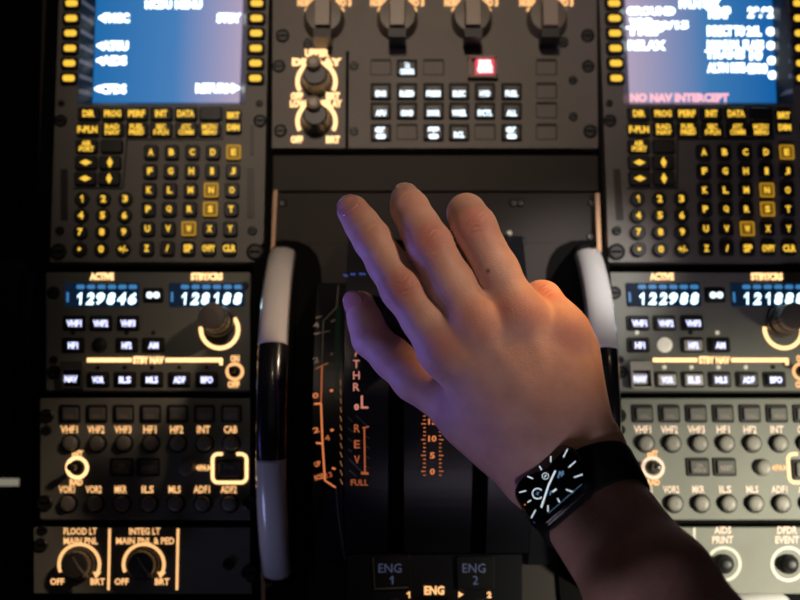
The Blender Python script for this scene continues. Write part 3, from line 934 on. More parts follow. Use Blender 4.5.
# trim scale plates on both sides
xs0, xs1 = P(313, 400, 0.04).x, XC - hwq - 0.0015
for sgn in (-1, 1):
    a, b_ = (xs0, xs1) if sgn < 0 else (2 * XC - xs1, 2 * XC - xs0)
    mk('trim_scale_plate', arched(a, b_, gs, SY1, SY0 - 0.0005), M['quad'], t)
def qflat(dz=0.0004): return lambda x, y: PS(x, y, gq, dz)
def sflat(dz=0.0004): return lambda x, y: PS(x, y, gs, dz)
def qtext(name, s, cx, cy, w, h, m, place=None, bold=0.01, rot=0.0):
    bm = text(bmesh.new(), s, cx, cy, w, h, place or qflat(), bold, 0.0, rot)
    for f in bm.faces:
        f.normal_update()
        if f.normal.z < 0: f.normal_flip()
    return mk(name, bm, M[m], t, recalc=False)
def strip(bm, x0, y0, x1, y1, w, place, n=1):
    dx, dy = x1 - x0, y1 - y0
    l = math.hypot(dx, dy) or 1
    nx, ny = -dy / l * w / 2, dx / l * w / 2
    prev = None
    for i in range(n + 1):
        f = i / n
        cur = [bm.verts.new(place(x0 + dx * f + s * nx, y0 + dy * f + s * ny)) for s in (1, -1)]
        if prev:
            fc = bm.faces.new((prev[0], prev[1], cur[1], cur[0]))
            fc.normal_update()
            if fc.normal.z < 0: fc.normal_flip()
        prev = cur
    return bm
def qstrip(name, segs, m, place=None, n=1):
    bm = bmesh.new()
    for s in segs: strip(bm, *s, place or qflat(), n)
    return mk(name, bm, M[m], t, recalc=False)
qtext('legend', 'TO', 345.5, 275.6, 4.6, 1.9, 'blue_lit', bold=0.0); qtext('legend', 'GA', 353.0, 274, 4.6, 1.9, 'blue_lit', bold=0.0); qtext('legend', 'FLX', 362.5, 274, 6, 1.9, 'blue_lit', bold=0.0)
for s, y, m in (('/', 352.5, 'pink_dim'), ('T', 364, 'pink_dim'), ('H', 375.3, 'pink_dim'), ('R', 387, 'pink_dim')):
    qtext('legend', s, 356.4, y, 4 if s == '/' else 6.5, 8, m)
qtext('legend', 'A', 355.5, 341, 6, 7, 'pink_dim')
qtext('legend', 'L', 364.6, 402, 7.5, 13, 'pink_dim')
qtext('legend', '0', 356.6, 407, 5, 6.5, 'pink_dim', bold=0.06)
for s, y in (('R', 428.3), ('E', 444.3), ('V', 459.5)):
    qtext('legend', s, 357, y, 5.8, 8, 'orange_dim')
qtext('legend', 'FULL', 359.5, 482.5, 17, 6, 'orange_dim')
qstrip('bracket_line', [(364.3, 427.5, 365, 474, 1.5), (362.5, 428, 369, 426.5, 1.3), (361, 473, 368.5, 473.5, 2.6)], 'orange_dim', n=4)
qstrip('hatching', [(348, 417, 352.5, 422, 1.1), (348, 428, 352.5, 432, 1.1), (348, 438, 352.5, 442, 1.1), (348, 449, 352, 452, 1.1), (349, 459, 361, 471, 1.2), (349, 470, 356, 476, 1.1), (356, 415.5, 367, 426, 1.1),
                    (366, 436, 369.5, 438.5, 1), (366, 446, 369.5, 448.5, 1), (366, 456, 369.5, 458.5, 1), (366, 466, 369.5, 468.5, 1)], 'grey_print')
segs = []
for k in range(17):
    y = 412 + k * 3.95
    wl = 4.5 if k % 4 == 3 else 2.6
    segs += [(425.8 - wl, y, 425.8, y, 0.75), (439, y, 439 + wl, y, 0.75)]
qstrip('scale_ticks', segs, 'orange_mid')
for s, y in (('15', 421.5), ('10', 438.6), ('5', 455.5), ('0', 471.6)):
    qtext('scale_number', s, 432.4, y, 8.2 if len(s) > 1 else 5, 6.2, 'orange_mid', bold=0.03)
qstrip('dashed_edge', [(340.2, 380 + 9 * k, 341 + 0.15 * k, 385.5 + 9 * k, 1.1) for k in range(12)], 'dash')
# trim scale writing, on the side plate
SG = sflat()
qstrip('scale_line', [(323.3, 320, 322, 366, 1.2)], 'grey_print', SG, 6)
qstrip('scale_line', [(322, 366, 321, 403, 1.5)], 'orange_dim', SG, 6)
qstrip('scale_line', [(321, 403, 322.5, 443, 1.8), (322.5, 443, 325, 481, 1.8), (325, 480.5, 335.5, 487.5, 1.6)], 'orange_mid', SG, 6)
qstrip('scale_line', [(338.5, 285, 336.5, 307, 1.0), (336.5, 307, 323.5, 321, 1.0), (336, 488, 338, 515, 0.9), (338, 515, 345, 560, 0.9)], 'grey_print', SG, 6)
qstrip('scale_ticks', [(314, 334, 330, 331, 1.3), (316, 318, 322, 316, 1.2), (331, 322, 335, 319.5, 2.0), (330.5, 355, 333, 353, 2.4)], 'grey_print', SG)
qstrip('scale_ticks', [(315.5, 369, 328, 363, 1.1)], 'dash', SG)
qstrip('scale_ticks', [(314, 404, 321, 403.5, 2.0), (316, 443, 322, 443.5, 2.0), (330, 391, 333, 390, 2.4), (330.5, 430.5, 333.5, 429.5, 2.2), (332, 468, 335.5, 469, 2.0)], 'orange_mid', SG)
for s, x, y, m in (('4', 316, 325, 'grey_print'), ('2', 316, 360, 'grey_print'), ('0', 315.5, 395.5, 'orange_mid'), ('2', 316, 430, 'orange_mid'), ('4', 327, 438, 'orange_dim'), ('UP', 317.5, 464, 'orange_mid'), ('NOSE', 319, 477, 'orange_mid'), ('13', 329, 475, 'orange_dim')):
    qtext('scale_number', s, x, y, 6 if len(s) < 4 else 9, 5.5, m, SG, 0.02, -0.25)
qstrip('green_band', [(338.2, 306, 337.3, 345, 5.0), (337.3, 345, 337, 400, 5.0)], 'green', SG, 8)
# lower face that carries the engine master plates
ZM = 0.020
def sq(px, py, z): return P(px, py, z)
bm = prism(bmesh.new(), [(347, 554), (522, 554), (523, 640), (346, 640)], -0.002, ZM - 0.001, 1.0)
mk('master_face', bm, M['quad'], t)
for cx, num in ((390, '1'), (474, '2')):
    pl = rect_part('engine_plate', M['black'], t, cx + 1.5, 573, 38, 34, ZM - 0.001, ZM + 0.001, 2, 0.8)
    legend('legend', 'ENG', cx, 568.2, 23, 9.0, ZM + 0.0013, M['blue_print'], pl, 0.0)
    legend('legend', num, cx + 1.5, 580.2, 3.5 if num == '1' else 5.5, 8.5, ZM + 0.0013, M['blue_print'], pl, 0.0)
    bm = bmesh.new()
    bar(bm, cx - 16.8, 558, cx - 15.2, 589, 1.0, ZM + 0.001, ZM + 0.0016); bar(bm, cx - 15.2, 589, cx + 18, 587.5, 1.0, ZM + 0.001, ZM + 0.0016)
    mk('plate_edge', bm, M['grey_print'] if num == '1' else M['quad'], pl)
legend('legend', 'ENG', 434.3, 590.4, 20, 9, ZM + 0.0003, M['orange'], t, 0.04)
legend('legend', '1', 408.3, 594.8, 3.5, 6.5, ZM + 0.0003, M['orange'], t, 0.06)
legend('legend', '2', 489.3, 594.8, 4.5, 6.5, ZM + 0.0003, M['orange'], t, 0.06)
mk('arrow_symbol', prism(bmesh.new(), [(458.5, 591.5), (463.5, 594.5), (458.5, 597.8)], ZM - 0.001, ZM + 0.0003), M['orange'], t)
b = PS(508.3, 236.5, lambda y: 0.012, 0)
mk('white_stop', lathe(bmesh.new(), P(508, 236, 0.002) , [(3.0 * U, 0), (3.0 * U, 0.010), (2.0 * U, 0.0112)], 14), M['whitemark'], t)

# engine master levers, only their tips reach into the frame
for cx, lab in ((394, 'dark engine master lever below the plate marked ENG 1'), (477, 'dark engine master lever below the plate marked ENG 2')):
    b = P(cx, 606, ZM)
    e = thing('engine_master_lever', (b.x, b.y, ZM), lab, 'engine lever', 'engine master levers')
    bm = lathe(bmesh.new(), b, [(4 * U, -0.001), (4 * U, 0.02), (3.5 * U, 0.022)], 16)
    mk('lever_stem', bm, M['steel'], e)
    bm = bmesh.new()
    lathe(bm, b + Vector((0, 0, 0.018)), [(8 * U, 0), (9.5 * U, 0.002), (9.5 * U, 0.010), (7.5 * U, 0.012), (3 * U, 0.0125)], 24, 12, 0.0003)
    mk('lever_knob', bm, M['knob'], e, False)

# thrust levers under the palm
def thrust_lever(px, lab):
    x = px
    y0 = P(430, 345, 0.06).y
    ztop = 0.148
    e = thing('thrust_lever', (x, y0, gq(y0) - 0.010), lab, 'thrust lever', 'thrust levers')
    bm = bmesh.new()
    za = gq(y0) - 0.012
    v = []
    for z, hy, yo in ((za, 0.013, 0.0), (0.10, 0.011, 0.004), (ztop - 0.012, 0.010, 0.006)):
        v.append([bm.verts.new((x + sx * 0.0045, y0 + yo + sy * hy, z)) for sx, sy in ((-1, -1), (1, -1), (1, 1), (-1, 1))])
    for p, q in zip(v[:-1], v[1:]):
        for k in range(4): bm.faces.new((p[k], p[(k + 1) % 4], q[(k + 1) % 4], q[k]))
    bm.faces.new(v[0][::-1]); bm.faces.new(v[-1])
    mk('lever_arm', bm, M['quad'], e)
    # handle: a rounded crosswise grip
    bm = bmesh.new()
    n = 20; rings = []
    for u, s in ((-0.026, 0.7), (-0.0245, 0.92), (-0.021, 1.0), (0.019, 1.0), (0.0225, 0.92), (0.024, 0.7)):
        rings.append([bm.verts.new((x + u, y0 + 0.006 + s * 0.016 * math.cos(2 * math.pi * k / n), ztop - 0.012 + s * 0.0125 * math.sin(2 * math.pi * k / n))) for k in range(n)])
    for p, q in zip(rings[:-1], rings[1:]):
        for k in range(n): bm.faces.new((p[k], p[(k + 1) % n], q[(k + 1) % n], q[k]))
    bm.faces.new(rings[0]); bm.faces.new(rings[-1][::-1])
    mk('lever_grip', bm, M['black'], e, False)
thrust_lever(XC - 0.0265, 'black thrust lever under the hand, the one beside the thumb')
thrust_lever(XC + 0.0265, 'black thrust lever under the hand, the one beneath the ring and little fingers')

# ------------------------------------------------------------------ hand and forearm
H = 0.0012
def hp(px, py, z): return np.array(P(px, py, z))
lo = np.array([P(325, 0, 0.2).x, P(0, 900, 0.3).y - 0.02, 0.085])
hi = np.array([P(960, 0, 0.3).x, P(0, 172, 0.2).y + 0.01, 0.385])
dims = np.ceil((hi - lo) / H).astype(int)
ax_ = [lo[i] + H * np.arange(dims[i]) for i in range(3)]
BIG = 0.06
field = np.full(dims, BIG, dtype=np.float32)

def smin(a, b, k):
    h = np.clip(0.5 + 0.5 * (b - a) / k, 0, 1)
    return b * (1 - h) + a * h - k * h * (1 - h)

def block(pts, rad, mar=0.03):
    p = np.array(pts)
    a = np.clip(((p.min(0) - rad - mar - lo) / H).astype(int), 0, dims - 1)
    b = np.clip(((p.max(0) + rad + mar - lo) / H).astype(int) + 1, 1, dims)
    return tuple(slice(int(a[i]), int(b[i])) for i in range(3))

def cap(sl, a, b, ra, rb, flat_dir=None, squash=1.0):
    X = ax_[0][sl[0]][:, None, None]; Y = ax_[1][sl[1]][None, :, None]; Z = ax_[2][sl[2]][None, None, :]
    ab = b - a
    l2 = float(ab @ ab) + 1e-12
    tt = np.clip(((X - a[0]) * ab[0] + (Y - a[1]) * ab[1] + (Z - a[2]) * ab[2]) / l2, 0, 1)
    dx = X - a[0] - tt * ab[0]; dy = Y - a[1] - tt * ab[1]; dz = Z - a[2] - tt * ab[2]
    return (np.sqrt(dx * dx + dy * dy + dz * dz) - (ra + tt * (rb - ra))).astype(np.float32)

mm = 0.001
W1 = hp(573, 462, 0.195)
# metacarpals: wrist -> knuckle
MCPS = {'index': hp(445, 350, 0.1985), 'middle': hp(474, 324, 0.2030), 'ring': hp(520, 316, 0.2015), 'little': hp(562, 333, 0.1930)}
palm_caps = [
    (hp(538, 470, 0.1935), MCPS['index'] - np.array([0, 0, 0.002]), 15.5 * mm, 12.5 * mm),
    (hp(556, 462, 0.1965), MCPS['middle'] - np.array([0, 0, 0.002]), 16 * mm, 12.5 * mm),
    (hp(574, 456, 0.1965), MCPS['ring'] - np.array([0, 0, 0.002]), 16 * mm, 12.2 * mm),
    (hp(586, 450, 0.1925), MCPS['little'] - np.array([0, 0, 0.002]), 15 * mm, 12.5 * mm),
    (hp(580, 430, 0.185), hp(575, 350, 0.178), 15 * mm, 14 * mm),      # heel of the hand, little finger side
    (hp(530, 452, 0.186), hp(480, 410, 0.178), 16 * mm, 14.5 * mm),
    (hp(530, 474, 0.184), hp(472, 424, 0.176), 15 * mm, 14.5 * mm),       # thumb base
    (hp(520, 400, 0.180), hp(500, 345, 0.180), 16 * mm, 15 * mm),       # palm
    (hp(540, 440, 0.1965), hp(470, 352, 0.1965), 14 * mm, 11.5 * mm),
    (hp(560, 440, 0.1975), hp(503, 335, 0.1985), 14 * mm, 12 * mm),
    (hp(575, 440, 0.1955), hp(546, 338, 0.1945), 14 * mm, 12 * mm),
]
arm = [(hp(549, 481, 0.188), hp(634, 602, 0.250), 16.5 * mm, 19.5 * mm),
       (hp(588, 459, 0.188), hp(671, 580, 0.250), 15.5 * mm, 19.5 * mm),
       (hp(634, 602, 0.250), hp(780, 800, 0.330), 19.5 * mm, 26 * mm),
       (hp(671, 580, 0.250), hp(822, 775, 0.330), 19.5 * mm, 26 * mm)]
for a, b, ra, rb in palm_caps + arm:
    sl = block([a, b], max(ra, rb))
    field[sl] = smin(field[sl], cap(sl, a, b, ra, rb), 0.014)
palm = field.copy()

fingers = {
    'index': [(MCPS['index'], 12.6), (hp(402.5, 289, 0.2000), 11.9), (hp(372, 239, 0.1960), 10.4), (hp(353, 211, 0.1885), 9.2)],
    'middle': [(MCPS['middle'], 13.0), (hp(429, 244, 0.2060), 12.4), (hp(410, 209, 0.1950), 10.4), (hp(405.5, 199, 0.1780), 8.8)],
    'ring': [(MCPS['ring'], 12.6), (hp(473.5, 227, 0.2020), 12.3), (hp(466.5, 213, 0.1840), 10.6), (hp(468, 222, 0.1640), 9.2)],
    'little': [(MCPS['little'], 12.6), (hp(542, 301, 0.1830), 11.2), (hp(527, 303, 0.1650), 9.6), (hp(524, 318, 0.1480), 8.4)],
    'thumb': [(hp(500, 436, 0.178), 15.5), (hp(415, 379, 0.163), 12.8), (hp(371, 338, 0.1500), 11.0), (hp(360, 306, 0.1480), 9.2)],
}
res = palm.copy()
for nm, ch in fingers.items():
    pts = [c[0] for c in ch]
    sl = block(pts, 0.016)
    f = None
    for (a, ra), (b, rb) in zip(ch[:-1], ch[1:]):
        # slight swelling at the joints is kept by the radii; a waist in between
        mid = (a + b) / 2
        rm = (ra + rb) / 2 - (0.35 if nm != 'thumb' else 0.2)
        for (p, q, r0, r1) in ((a, mid, ra, rm), (mid, b, rm, rb)):
            c = cap(sl, p, q, r0 * mm, r1 * mm)
            f = c if f is None else smin(f, c, 0.004)
    # skin folds over the middle joint and the end joint
    X = ax_[0][sl[0]][:, None, None]; Y = ax_[1][sl[1]][None, :, None]; Z = ax_[2][sl[2]][None, None, :]
    for j, amp in ((1, 0.6), (2, 0.35)):
        c0 = ch[j][0]
        dvec = ch[j][0] - ch[j - 1][0]; dvec = dvec / np.linalg.norm(dvec)
        lat = np.cross(dvec, np.array([0, 0, 1.0])); lat /= np.linalg.norm(lat)
        dors = np.cross(lat, dvec)
        s = (X - c0[0]) * dvec[0] + (Y - c0[1]) * dvec[1] + (Z - c0[2]) * dvec[2]
        l = (X - c0[0]) * lat[0] + (Y - c0[1]) * lat[1] + (Z - c0[2]) * lat[2]
        u = (X - c0[0]) * dors[0] + (Y - c0[1]) * dors[1] + (Z - c0[2]) * dors[2]
        win = np.exp(-(l / 0.0065) ** 2) * (u > 0.002)
        wob = s + 0.0011 * np.sin(l * 520 + j) + 6.0 * l * l * np.sign(s)
        wr = 0
        for q in ((-0.0052, -0.0022, 0.0006, 0.0036, 0.0062) if j == 1 else (-0.0012, 0.0016)):
            wr = wr + np.exp(-((wob - q) / 0.00085) ** 2)
        f = (f + amp * mm * win * wr).astype(np.float32)
    res[sl] = np.minimum(res[sl], smin(palm[sl], f, 0.011))

# knuckle bumps and tendons on the back of the hand
for nm in ('index', 'middle', 'ring', 'little'):
    p = MCPS[nm] + np.array([0, 0, 0.0022])
    sl = block([p], 0.012)
    res[sl] = smin(res[sl], cap(sl, p, p + 1e-5, 9.8 * mm, 9.8 * mm), 0.010)
    q = MCPS[nm] * 0.35 + W1 * 0.65 + np.array([0, 0, 0.0115])
    sl = block([p, q], 0.004)
    res[sl] = smin(res[sl], cap(sl, p + np.array([0, 0, 0.0062]), q, 2.2 * mm, 1.6 * mm), 0.006)
# ulna head
p = hp(604, 447, 0.1985); sl = block([p], 0.01); res[sl] = smin(res[sl], cap(sl, p, p + 1e-5, 8.5 * mm, 8.5 * mm), 0.012)

def surface_nets(Fv):
    s = Fv < 0
    n = Fv.shape
    cnt = np.zeros([d - 1 for d in n], dtype=np.int8)
    for i in (0, 1):
        for j in (0, 1):
            for k in (0, 1):
                cnt += s[i:n[0] - 1 + i, j:n[1] - 1 + j, k:n[2] - 1 + k]
    act = (cnt > 0) & (cnt < 8)
    ids = np.full(act.shape, -1, dtype=np.int64)
    c = np.argwhere(act)
    ids[act] = np.arange(len(c))
    acc = np.zeros((len(c), 3)); num = np.zeros(len(c))
    corners = [(i, j, k) for i in (0, 1) for j in (0, 1) for k in (0, 1)]
    for a in corners:
        for d in range(3):
            if a[d]: continue
            b = list(a); b[d] = 1
            va = Fv[c[:, 0] + a[0], c[:, 1] + a[1], c[:, 2] + a[2]]; vb = Fv[c[:, 0] + b[0], c[:, 1] + b[1], c[:, 2] + b[2]]
            x = (va < 0) != (vb < 0)
            tt = np.where(x, va / np.where(va == vb, 1, va - vb), 0)
            pos = np.tile(np.array(a, float), (len(c), 1)); pos[:, d] += tt
            acc[x] += pos[x]; num[x] += 1
    v = c + acc / num[:, None]
    quads = []
    for d in range(3):
        e = [slice(None)] * 3; e2 = [slice(None)] * 3
        e[d] = slice(0, n[d] - 1); e2[d] = slice(1, n[d])
        x = s[tuple(e)] != s[tuple(e2)]
        idx = np.argwhere(x)
        o1, o2 = [(1, 2), (2, 0), (0, 1)][d]
        ok = (idx[:, o1] > 0) & (idx[:, o2] > 0) & (idx[:, o1] < n[o1] - 1) & (idx[:, o2] < n[o2] - 1)
        idx = idx[ok]
        def at(da, db):
            q = idx.copy(); q[:, o1] -= da; q[:, o2] -= db
            return ids[q[:, 0], q[:, 1], q[:, 2]]
        q = np.stack([at(0, 0), at(1, 0), at(1, 1), at(0, 1)], 1)
        ins = s[tuple(e)][idx[:, 0], idx[:, 1], idx[:, 2]]
        q[~ins] = q[~ins][:, ::-1]
        quads.append(q)
    return v, np.concatenate(quads)

# close the field at its border so that the sleeve end is capped
res[:, 0, :] = BIG; res[:, -1, :] = BIG; res[0] = BIG; res[-1] = BIG; res[:, :, 0] = BIG; res[:, :, -1] = BIG
hv, hq = surface_nets(res)
hv = hv * H + lo
# two light smoothing passes along the mesh
e = np.concatenate([hq[:, [0, 1]], hq[:, [1, 2]], hq[:, [2, 3]], hq[:, [3, 0]]])
for _ in range(2):
    acc = np.zeros_like(hv); cn = np.zeros(len(hv))
    np.add.at(acc, e[:, 0], hv[e[:, 1]]); np.add.at(cn, e[:, 0], 1)
    np.add.at(acc, e[:, 1], hv[e[:, 0]]); np.add.at(cn, e[:, 1], 1)
    hv = hv * 0.55 + 0.45 * acc / cn[:, None]
red = np.zeros(len(hv)); crease = np.zeros(len(hv))
for nm in ('index', 'middle', 'ring', 'little'):
    for j, offs in ((1, (-0.0056, -0.0030, -0.0004, 0.0024, 0.0052)), (2, (-0.0012, 0.0018))):
        ch = fingers[nm]
        d0 = ch[j][0] - ch[j - 1][0]; d1 = ch[min(j + 1, 3)][0] - ch[j][0]
        dvec = d0 / np.linalg.norm(d0); 
        lat = np.cross(dvec, np.array([0, 0, 1.0])); lat /= np.linalg.norm(lat); dors = np.cross(lat, dvec)
        q = hv - ch[j][0]
        s_ = q @ dvec; l_ = q @ lat; u_ = q @ dors
        win = np.exp(-(l_ / 0.0075) ** 4) * (u_ > 0.002) * (np.linalg.norm(q, axis=1) < 0.02) * (0.6 if j == 2 else 1.0)
        wob = s_ + 0.0008 * np.sin(l_ * 640 + 2 * j + len(nm)) + 9.0 * l_ * l_ * np.sign(s_)
        for k, o_ in enumerate(offs):
            crease = np.maximum(crease, win * np.exp(-((wob - o_) / 0.0008) ** 2) * (0.6 + 0.4 * math.sin(3.1 * k + len(nm))))
for nm in ('index', 'middle', 'ring', 'little'):
    for j, w, a in ((0, 0.008, 0.85), (1, 0.0085, 0.9), (2, 0.006, 0.4), (3, 0.007, 0.45)):
        d = np.linalg.norm(hv - (fingers[nm][j][0] + np.array([0, 0, 0.010])), axis=1)
        red = np.maximum(red, a * np.exp(-(d / (w * 1.25)) ** 2))
for (a, b_) in ((505, 310), (527, 312), (478, 330)):
    d = np.linalg.norm(hv - hp(a, b_, 0.213), axis=1); red = np.maximum(red, 0.9 * np.exp(-(d / 0.007) ** 2))
me = bpy.data.meshes.new('person')
me.from_pydata(hv.tolist(), [], hq.tolist())
at_ = me.attributes.new('flush', 'FLOAT', 'POINT')
at_.data.foreach_set('value', red.astype(np.float32))
at3 = me.attributes.new('mole', 'FLOAT', 'POINT')
md = np.linalg.norm((hv - np.array(CAM)) - np.outer((hv - np.array(CAM)) @ np.array(ray(488, 271).normalized()), np.array(ray(488, 271).normalized())), axis=1)
at3.data.foreach_set('value', (np.exp(-(md / 0.0011) ** 2) * (hv[:, 2] > 0.195)).astype(np.float32))
at2 = me.attributes.new('crease', 'FLOAT', 'POINT')
at2.data.foreach_set('value', crease.astype(np.float32))

sk = bpy.data.materials.new('skin')
sk.use_nodes = True
nt = sk.node_tree
bs = nt.nodes['Principled BSDF']
bs.inputs['Roughness'].default_value = 0.5
bs.inputs['Specular IOR Level'].default_value = 0.35
bs.inputs['Subsurface Weight'].default_value = 0.15
bs.inputs['Subsurface Radius'].default_value = (1.0, 0.35, 0.2)
bs.inputs['Subsurface Scale'].default_value = 0.004
tc = nt.nodes.new('ShaderNodeTexCoord')
an = nt.nodes.new('ShaderNodeAttribute'); an.attribute_name = 'flush'
nz = nt.nodes.new('ShaderNodeTexNoise'); nz.inputs['Scale'].default_value = 70; nz.inputs['Detail'].default_value = 6
rmp = nt.nodes.new('ShaderNodeValToRGB')
rmp.color_ramp.elements[0].position = 0.3; rmp.color_ramp.elements[0].color = (0.50, 0.29, 0.225, 1)
rmp.color_ramp.elements[1].position = 0.7; rmp.color_ramp.elements[1].color = (0.62, 0.385, 0.305, 1)
mx_ = nt.nodes.new('ShaderNodeMix'); mx_.data_type = 'RGBA'
mx_.inputs['B'].default_value = (0.44, 0.15, 0.12, 1)
nt.links.new(tc.outputs['Object'], nz.inputs['Vector'])
nt.links.new(nz.outputs['Fac'], rmp.inputs['Fac'])
nt.links.new(an.outputs['Fac'], mx_.inputs['Factor'])
nt.links.new(rmp.outputs['Color'], mx_.inputs['A'])
am = nt.nodes.new('ShaderNodeAttribute'); am.attribute_name = 'mole'
m2 = nt.nodes.new('ShaderNodeMix'); m2.data_type = 'RGBA'; m2.inputs['B'].default_value = (0.06, 0.02, 0.015, 1)
nt.links.new(am.outputs['Fac'], m2.inputs['Factor']); nt.links.new(mx_.outputs['Result'], m2.inputs['A'])
nt.links.new(m2.outputs['Result'], bs.inputs['Base Color'])
vo = nt.nodes.new('ShaderNodeTexVoronoi'); vo.inputs['Scale'].default_value = 1500
n3 = nt.nodes.new('ShaderNodeTexNoise'); n3.inputs['Scale'].default_value = 420; n3.inputs['Detail'].default_value = 4
ad = nt.nodes.new('ShaderNodeMath'); ad.operation = 'ADD'
bp = nt.nodes.new('ShaderNodeBump'); bp.inputs['Strength'].default_value = 0.3; bp.inputs['Distance'].default_value = 0.0005
nt.links.new(tc.outputs['Object'], vo.inputs['Vector']); nt.links.new(tc.outputs['Object'], n3.inputs['Vector'])
nt.links.new(vo.outputs['Distance'], ad.inputs[0]); nt.links.new(n3.outputs['Fac'], ad.inputs[1])
ca = nt.nodes.new('ShaderNodeAttribute'); ca.attribute_name = 'crease'
mu = nt.nodes.new('ShaderNodeMath'); mu.operation = 'MULTIPLY'; mu.inputs[1].default_value = -3.4
a2 = nt.nodes.new('ShaderNodeMath'); a2.operation = 'ADD'
nt.links.new(ca.outputs['Fac'], mu.inputs[0]); nt.links.new(mu.outputs[0], a2.inputs[0]); nt.links.new(ad.outputs[0], a2.inputs[1])
nt.links.new(a2.outputs[0], bp.inputs['Height']); nt.links.new(bp.outputs['Normal'], bs.inputs['Normal'])
person = link_mesh('person', me, sk, None, True)
setp(person, 'person reaching in with a bare right hand over the thrust levers, wearing a black watch', 'person')

M['nail'] = mat('fingernail', (0.50, 0.25, 0.23), 0.25, coat=0.3)
def nail(c, n, d, w, l):
    """domed nail plate at C, normal N, pointing along D"""
    n = n.normalized(); d = (d - n * d.dot(n)).normalized(); s = n.cross(d)
    bm = bmesh.new()
    G = 8; grid = []
    for i in range(G + 1):
        row = []
        for j in range(G + 1):
            u = -1 + 2 * i / G; v = -1 + 2 * j / G
            # squircle outline
            uu = u * math.sqrt(1 - 0.42 * v * v); vv = v * math.sqrt(1 - 0.42 * u * u)
            hgt = -0.30 * w * (uu * uu) - 0.12 * l * max(0, vv) ** 2
            row.append(bm.verts.new(c + s * (uu * w) + d * (vv * l) + n * hgt))
        grid.append(row)
    for i in range(G):
        for j in range(G):
            bm.faces.new((grid[i][j], grid[i + 1][j], grid[i + 1][j + 1], grid[i][j + 1]))
    r = bmesh.ops.extrude_face_region(bm, geom=list(bm.faces))
    bmesh.ops.translate(bm, vec=-n * 0.0012, verts=[g for g in r['geom'] if isinstance(g, bmesh.types.BMVert)])
    return mk('fingernail', bm, M['nail'], person, True)
def V(a): return Vector([float(x) for x in a])
fi = fingers['index']; dv = V(fi[3][0] - fi[2][0]).normalized()
up_ = Vector((0, 0, 1)); nn = (up_ - dv * up_.dot(dv)).normalized()
nn = (nn * 0.95 + dv * 0.16 + Vector((-0.22, 0.0, 0))).normalized()
nail(V(fi[3][0]) + nn * (fi[3][1] * mm - 0.0001) - dv * 0.0012, nn, dv, 0.0068, 0.0074)
fm = fingers['middle']; dv = V(fm[3][0] - fm[2][0]).normalized(); nn = (Vector((0, 0.9, 0.25)) - dv * Vector((0, 0.9, 0.25)).dot(dv)).normalized()
nail(V(fm[3][0]) + nn * (fm[3][1] * mm + 0.0001), nn, dv, 0.0060, 0.0065)
ft = fingers['thumb']; dv = V(ft[3][0] - ft[2][0]).normalized(); nn = (Vector((-0.55, 0.15, 0.8)) - dv * Vector((-0.55, 0.15, 0.8)).dot(dv)).normalized()
nail(V(ft[3][0]) + nn * (ft[3][1] * mm + 0.0001) + dv * 0.001, nn, dv, 0.0066, 0.0078)

# ------------------------------------------------------------------ watch
WC = P(550.5, 485.0, 0.2245)
adir = Vector((float(arm[0][1][0] - arm[0][0][0]), float(arm[0][1][1] - arm[0][0][1]), float(arm[0][1][2] - arm[0][0][2]))).normalized()
BK = -FWD
eU = (RT * 27.6 + UP * 26.0 + BK * 7.2).normalized()       # towards the strap that shows
eV = (RT * -9.7 + UP * 17.8 - BK * 24.0)
eV = (eV - eU * eV.dot(eU)).normalized()                    # across the case, towards the hand
nW = eU.cross(eV).normalized()
if nW.z < 0: nW = -nW
w_ = thing('wristwatch', WC, 'black rectangular digital watch with lit dial on the wrist, on a black strap', 'watch')
def wpoly(hu, hv_, r, n=6):
    return [(x / 1000, y / 1000) for x, y in rrect(0, 0, 2000 * hu, 2000 * hv_, 1000 * r, n)]
def wstack(name, rings, m, parent):
    bm = bmesh.new()
    vs = [[bm.verts.new(WC + eU * x + eV * y + nW * z) for x, y in wpoly(hu, hv_, r)] for hu, hv_, r, z in rings]
    n = len(vs[0])
    for p, q in zip(vs[:-1], vs[1:]):
        for i in range(n): bm.faces.new((p[i], p[(i + 1) % n], q[(i + 1) % n], q[i]))
    bm.faces.new(vs[0][::-1]); bm.faces.new(vs[-1])
    return mk(name, bm, m, parent, True)
HU, HV = 0.0208, 0.0182
case = wstack('case', [(HU * 0.8, HV * 0.8, 0.006, -0.0105), (HU * 0.96, HV * 0.95, 0.008, -0.0075), (HU, HV, 0.009, -0.0045), (HU * 0.985, HV * 0.985, 0.0088, -0.0018), (HU * 0.95, HV * 0.95, 0.0082, -0.0006)], M['watch'], w_)
glass = wstack('watch_screen', [(HU * 0.95, HV * 0.95, 0.0082, -0.0008), (HU * 0.925, HV * 0.92, 0.0078, 0.0), (HU * 0.86, HV * 0.85, 0.0070, 0.0006)], M['glass'], w_)
def wplace(off=0.0008):
    c = WC + nW * off
    return lambda x, y: PPL(x, y, c, nW)
def z2(x, y): return (500 + x / 5.0, 430 + y / 5.0)
WP = wplace()
def wmark(name, segs, m, wd=1.0):
    bm = bmesh.new()
    for (a, b_, c, d_) in segs:
        p = z2(a, b_); q = z2(c, d_)
        strip(bm, p[0], p[1], q[0], q[1], wd, WP)
    return mk(name, bm, M[m], glass, recalc=False)
ticks = [(97, 312, 130, 303), (138, 362, 155, 350), (156, 440, 178, 399), (240, 376, 240, 408), (288, 342, 298, 362), (330, 297, 364, 310), (370, 237, 412, 222), (343, 187, 378, 156), (317, 136, 338, 95), (254, 130, 254, 160), (197, 180, 208, 200), (137, 232, 165, 243)]
for s_ in ticks: wmark('hour_tick', [s_], 'wtick', 1.1)
wmark('watch_hand', [(206, 388, 243, 275)], 'wtick', 1.7); wmark('watch_hand', [(243, 275, 277, 203)], 'wtick', 1.7)
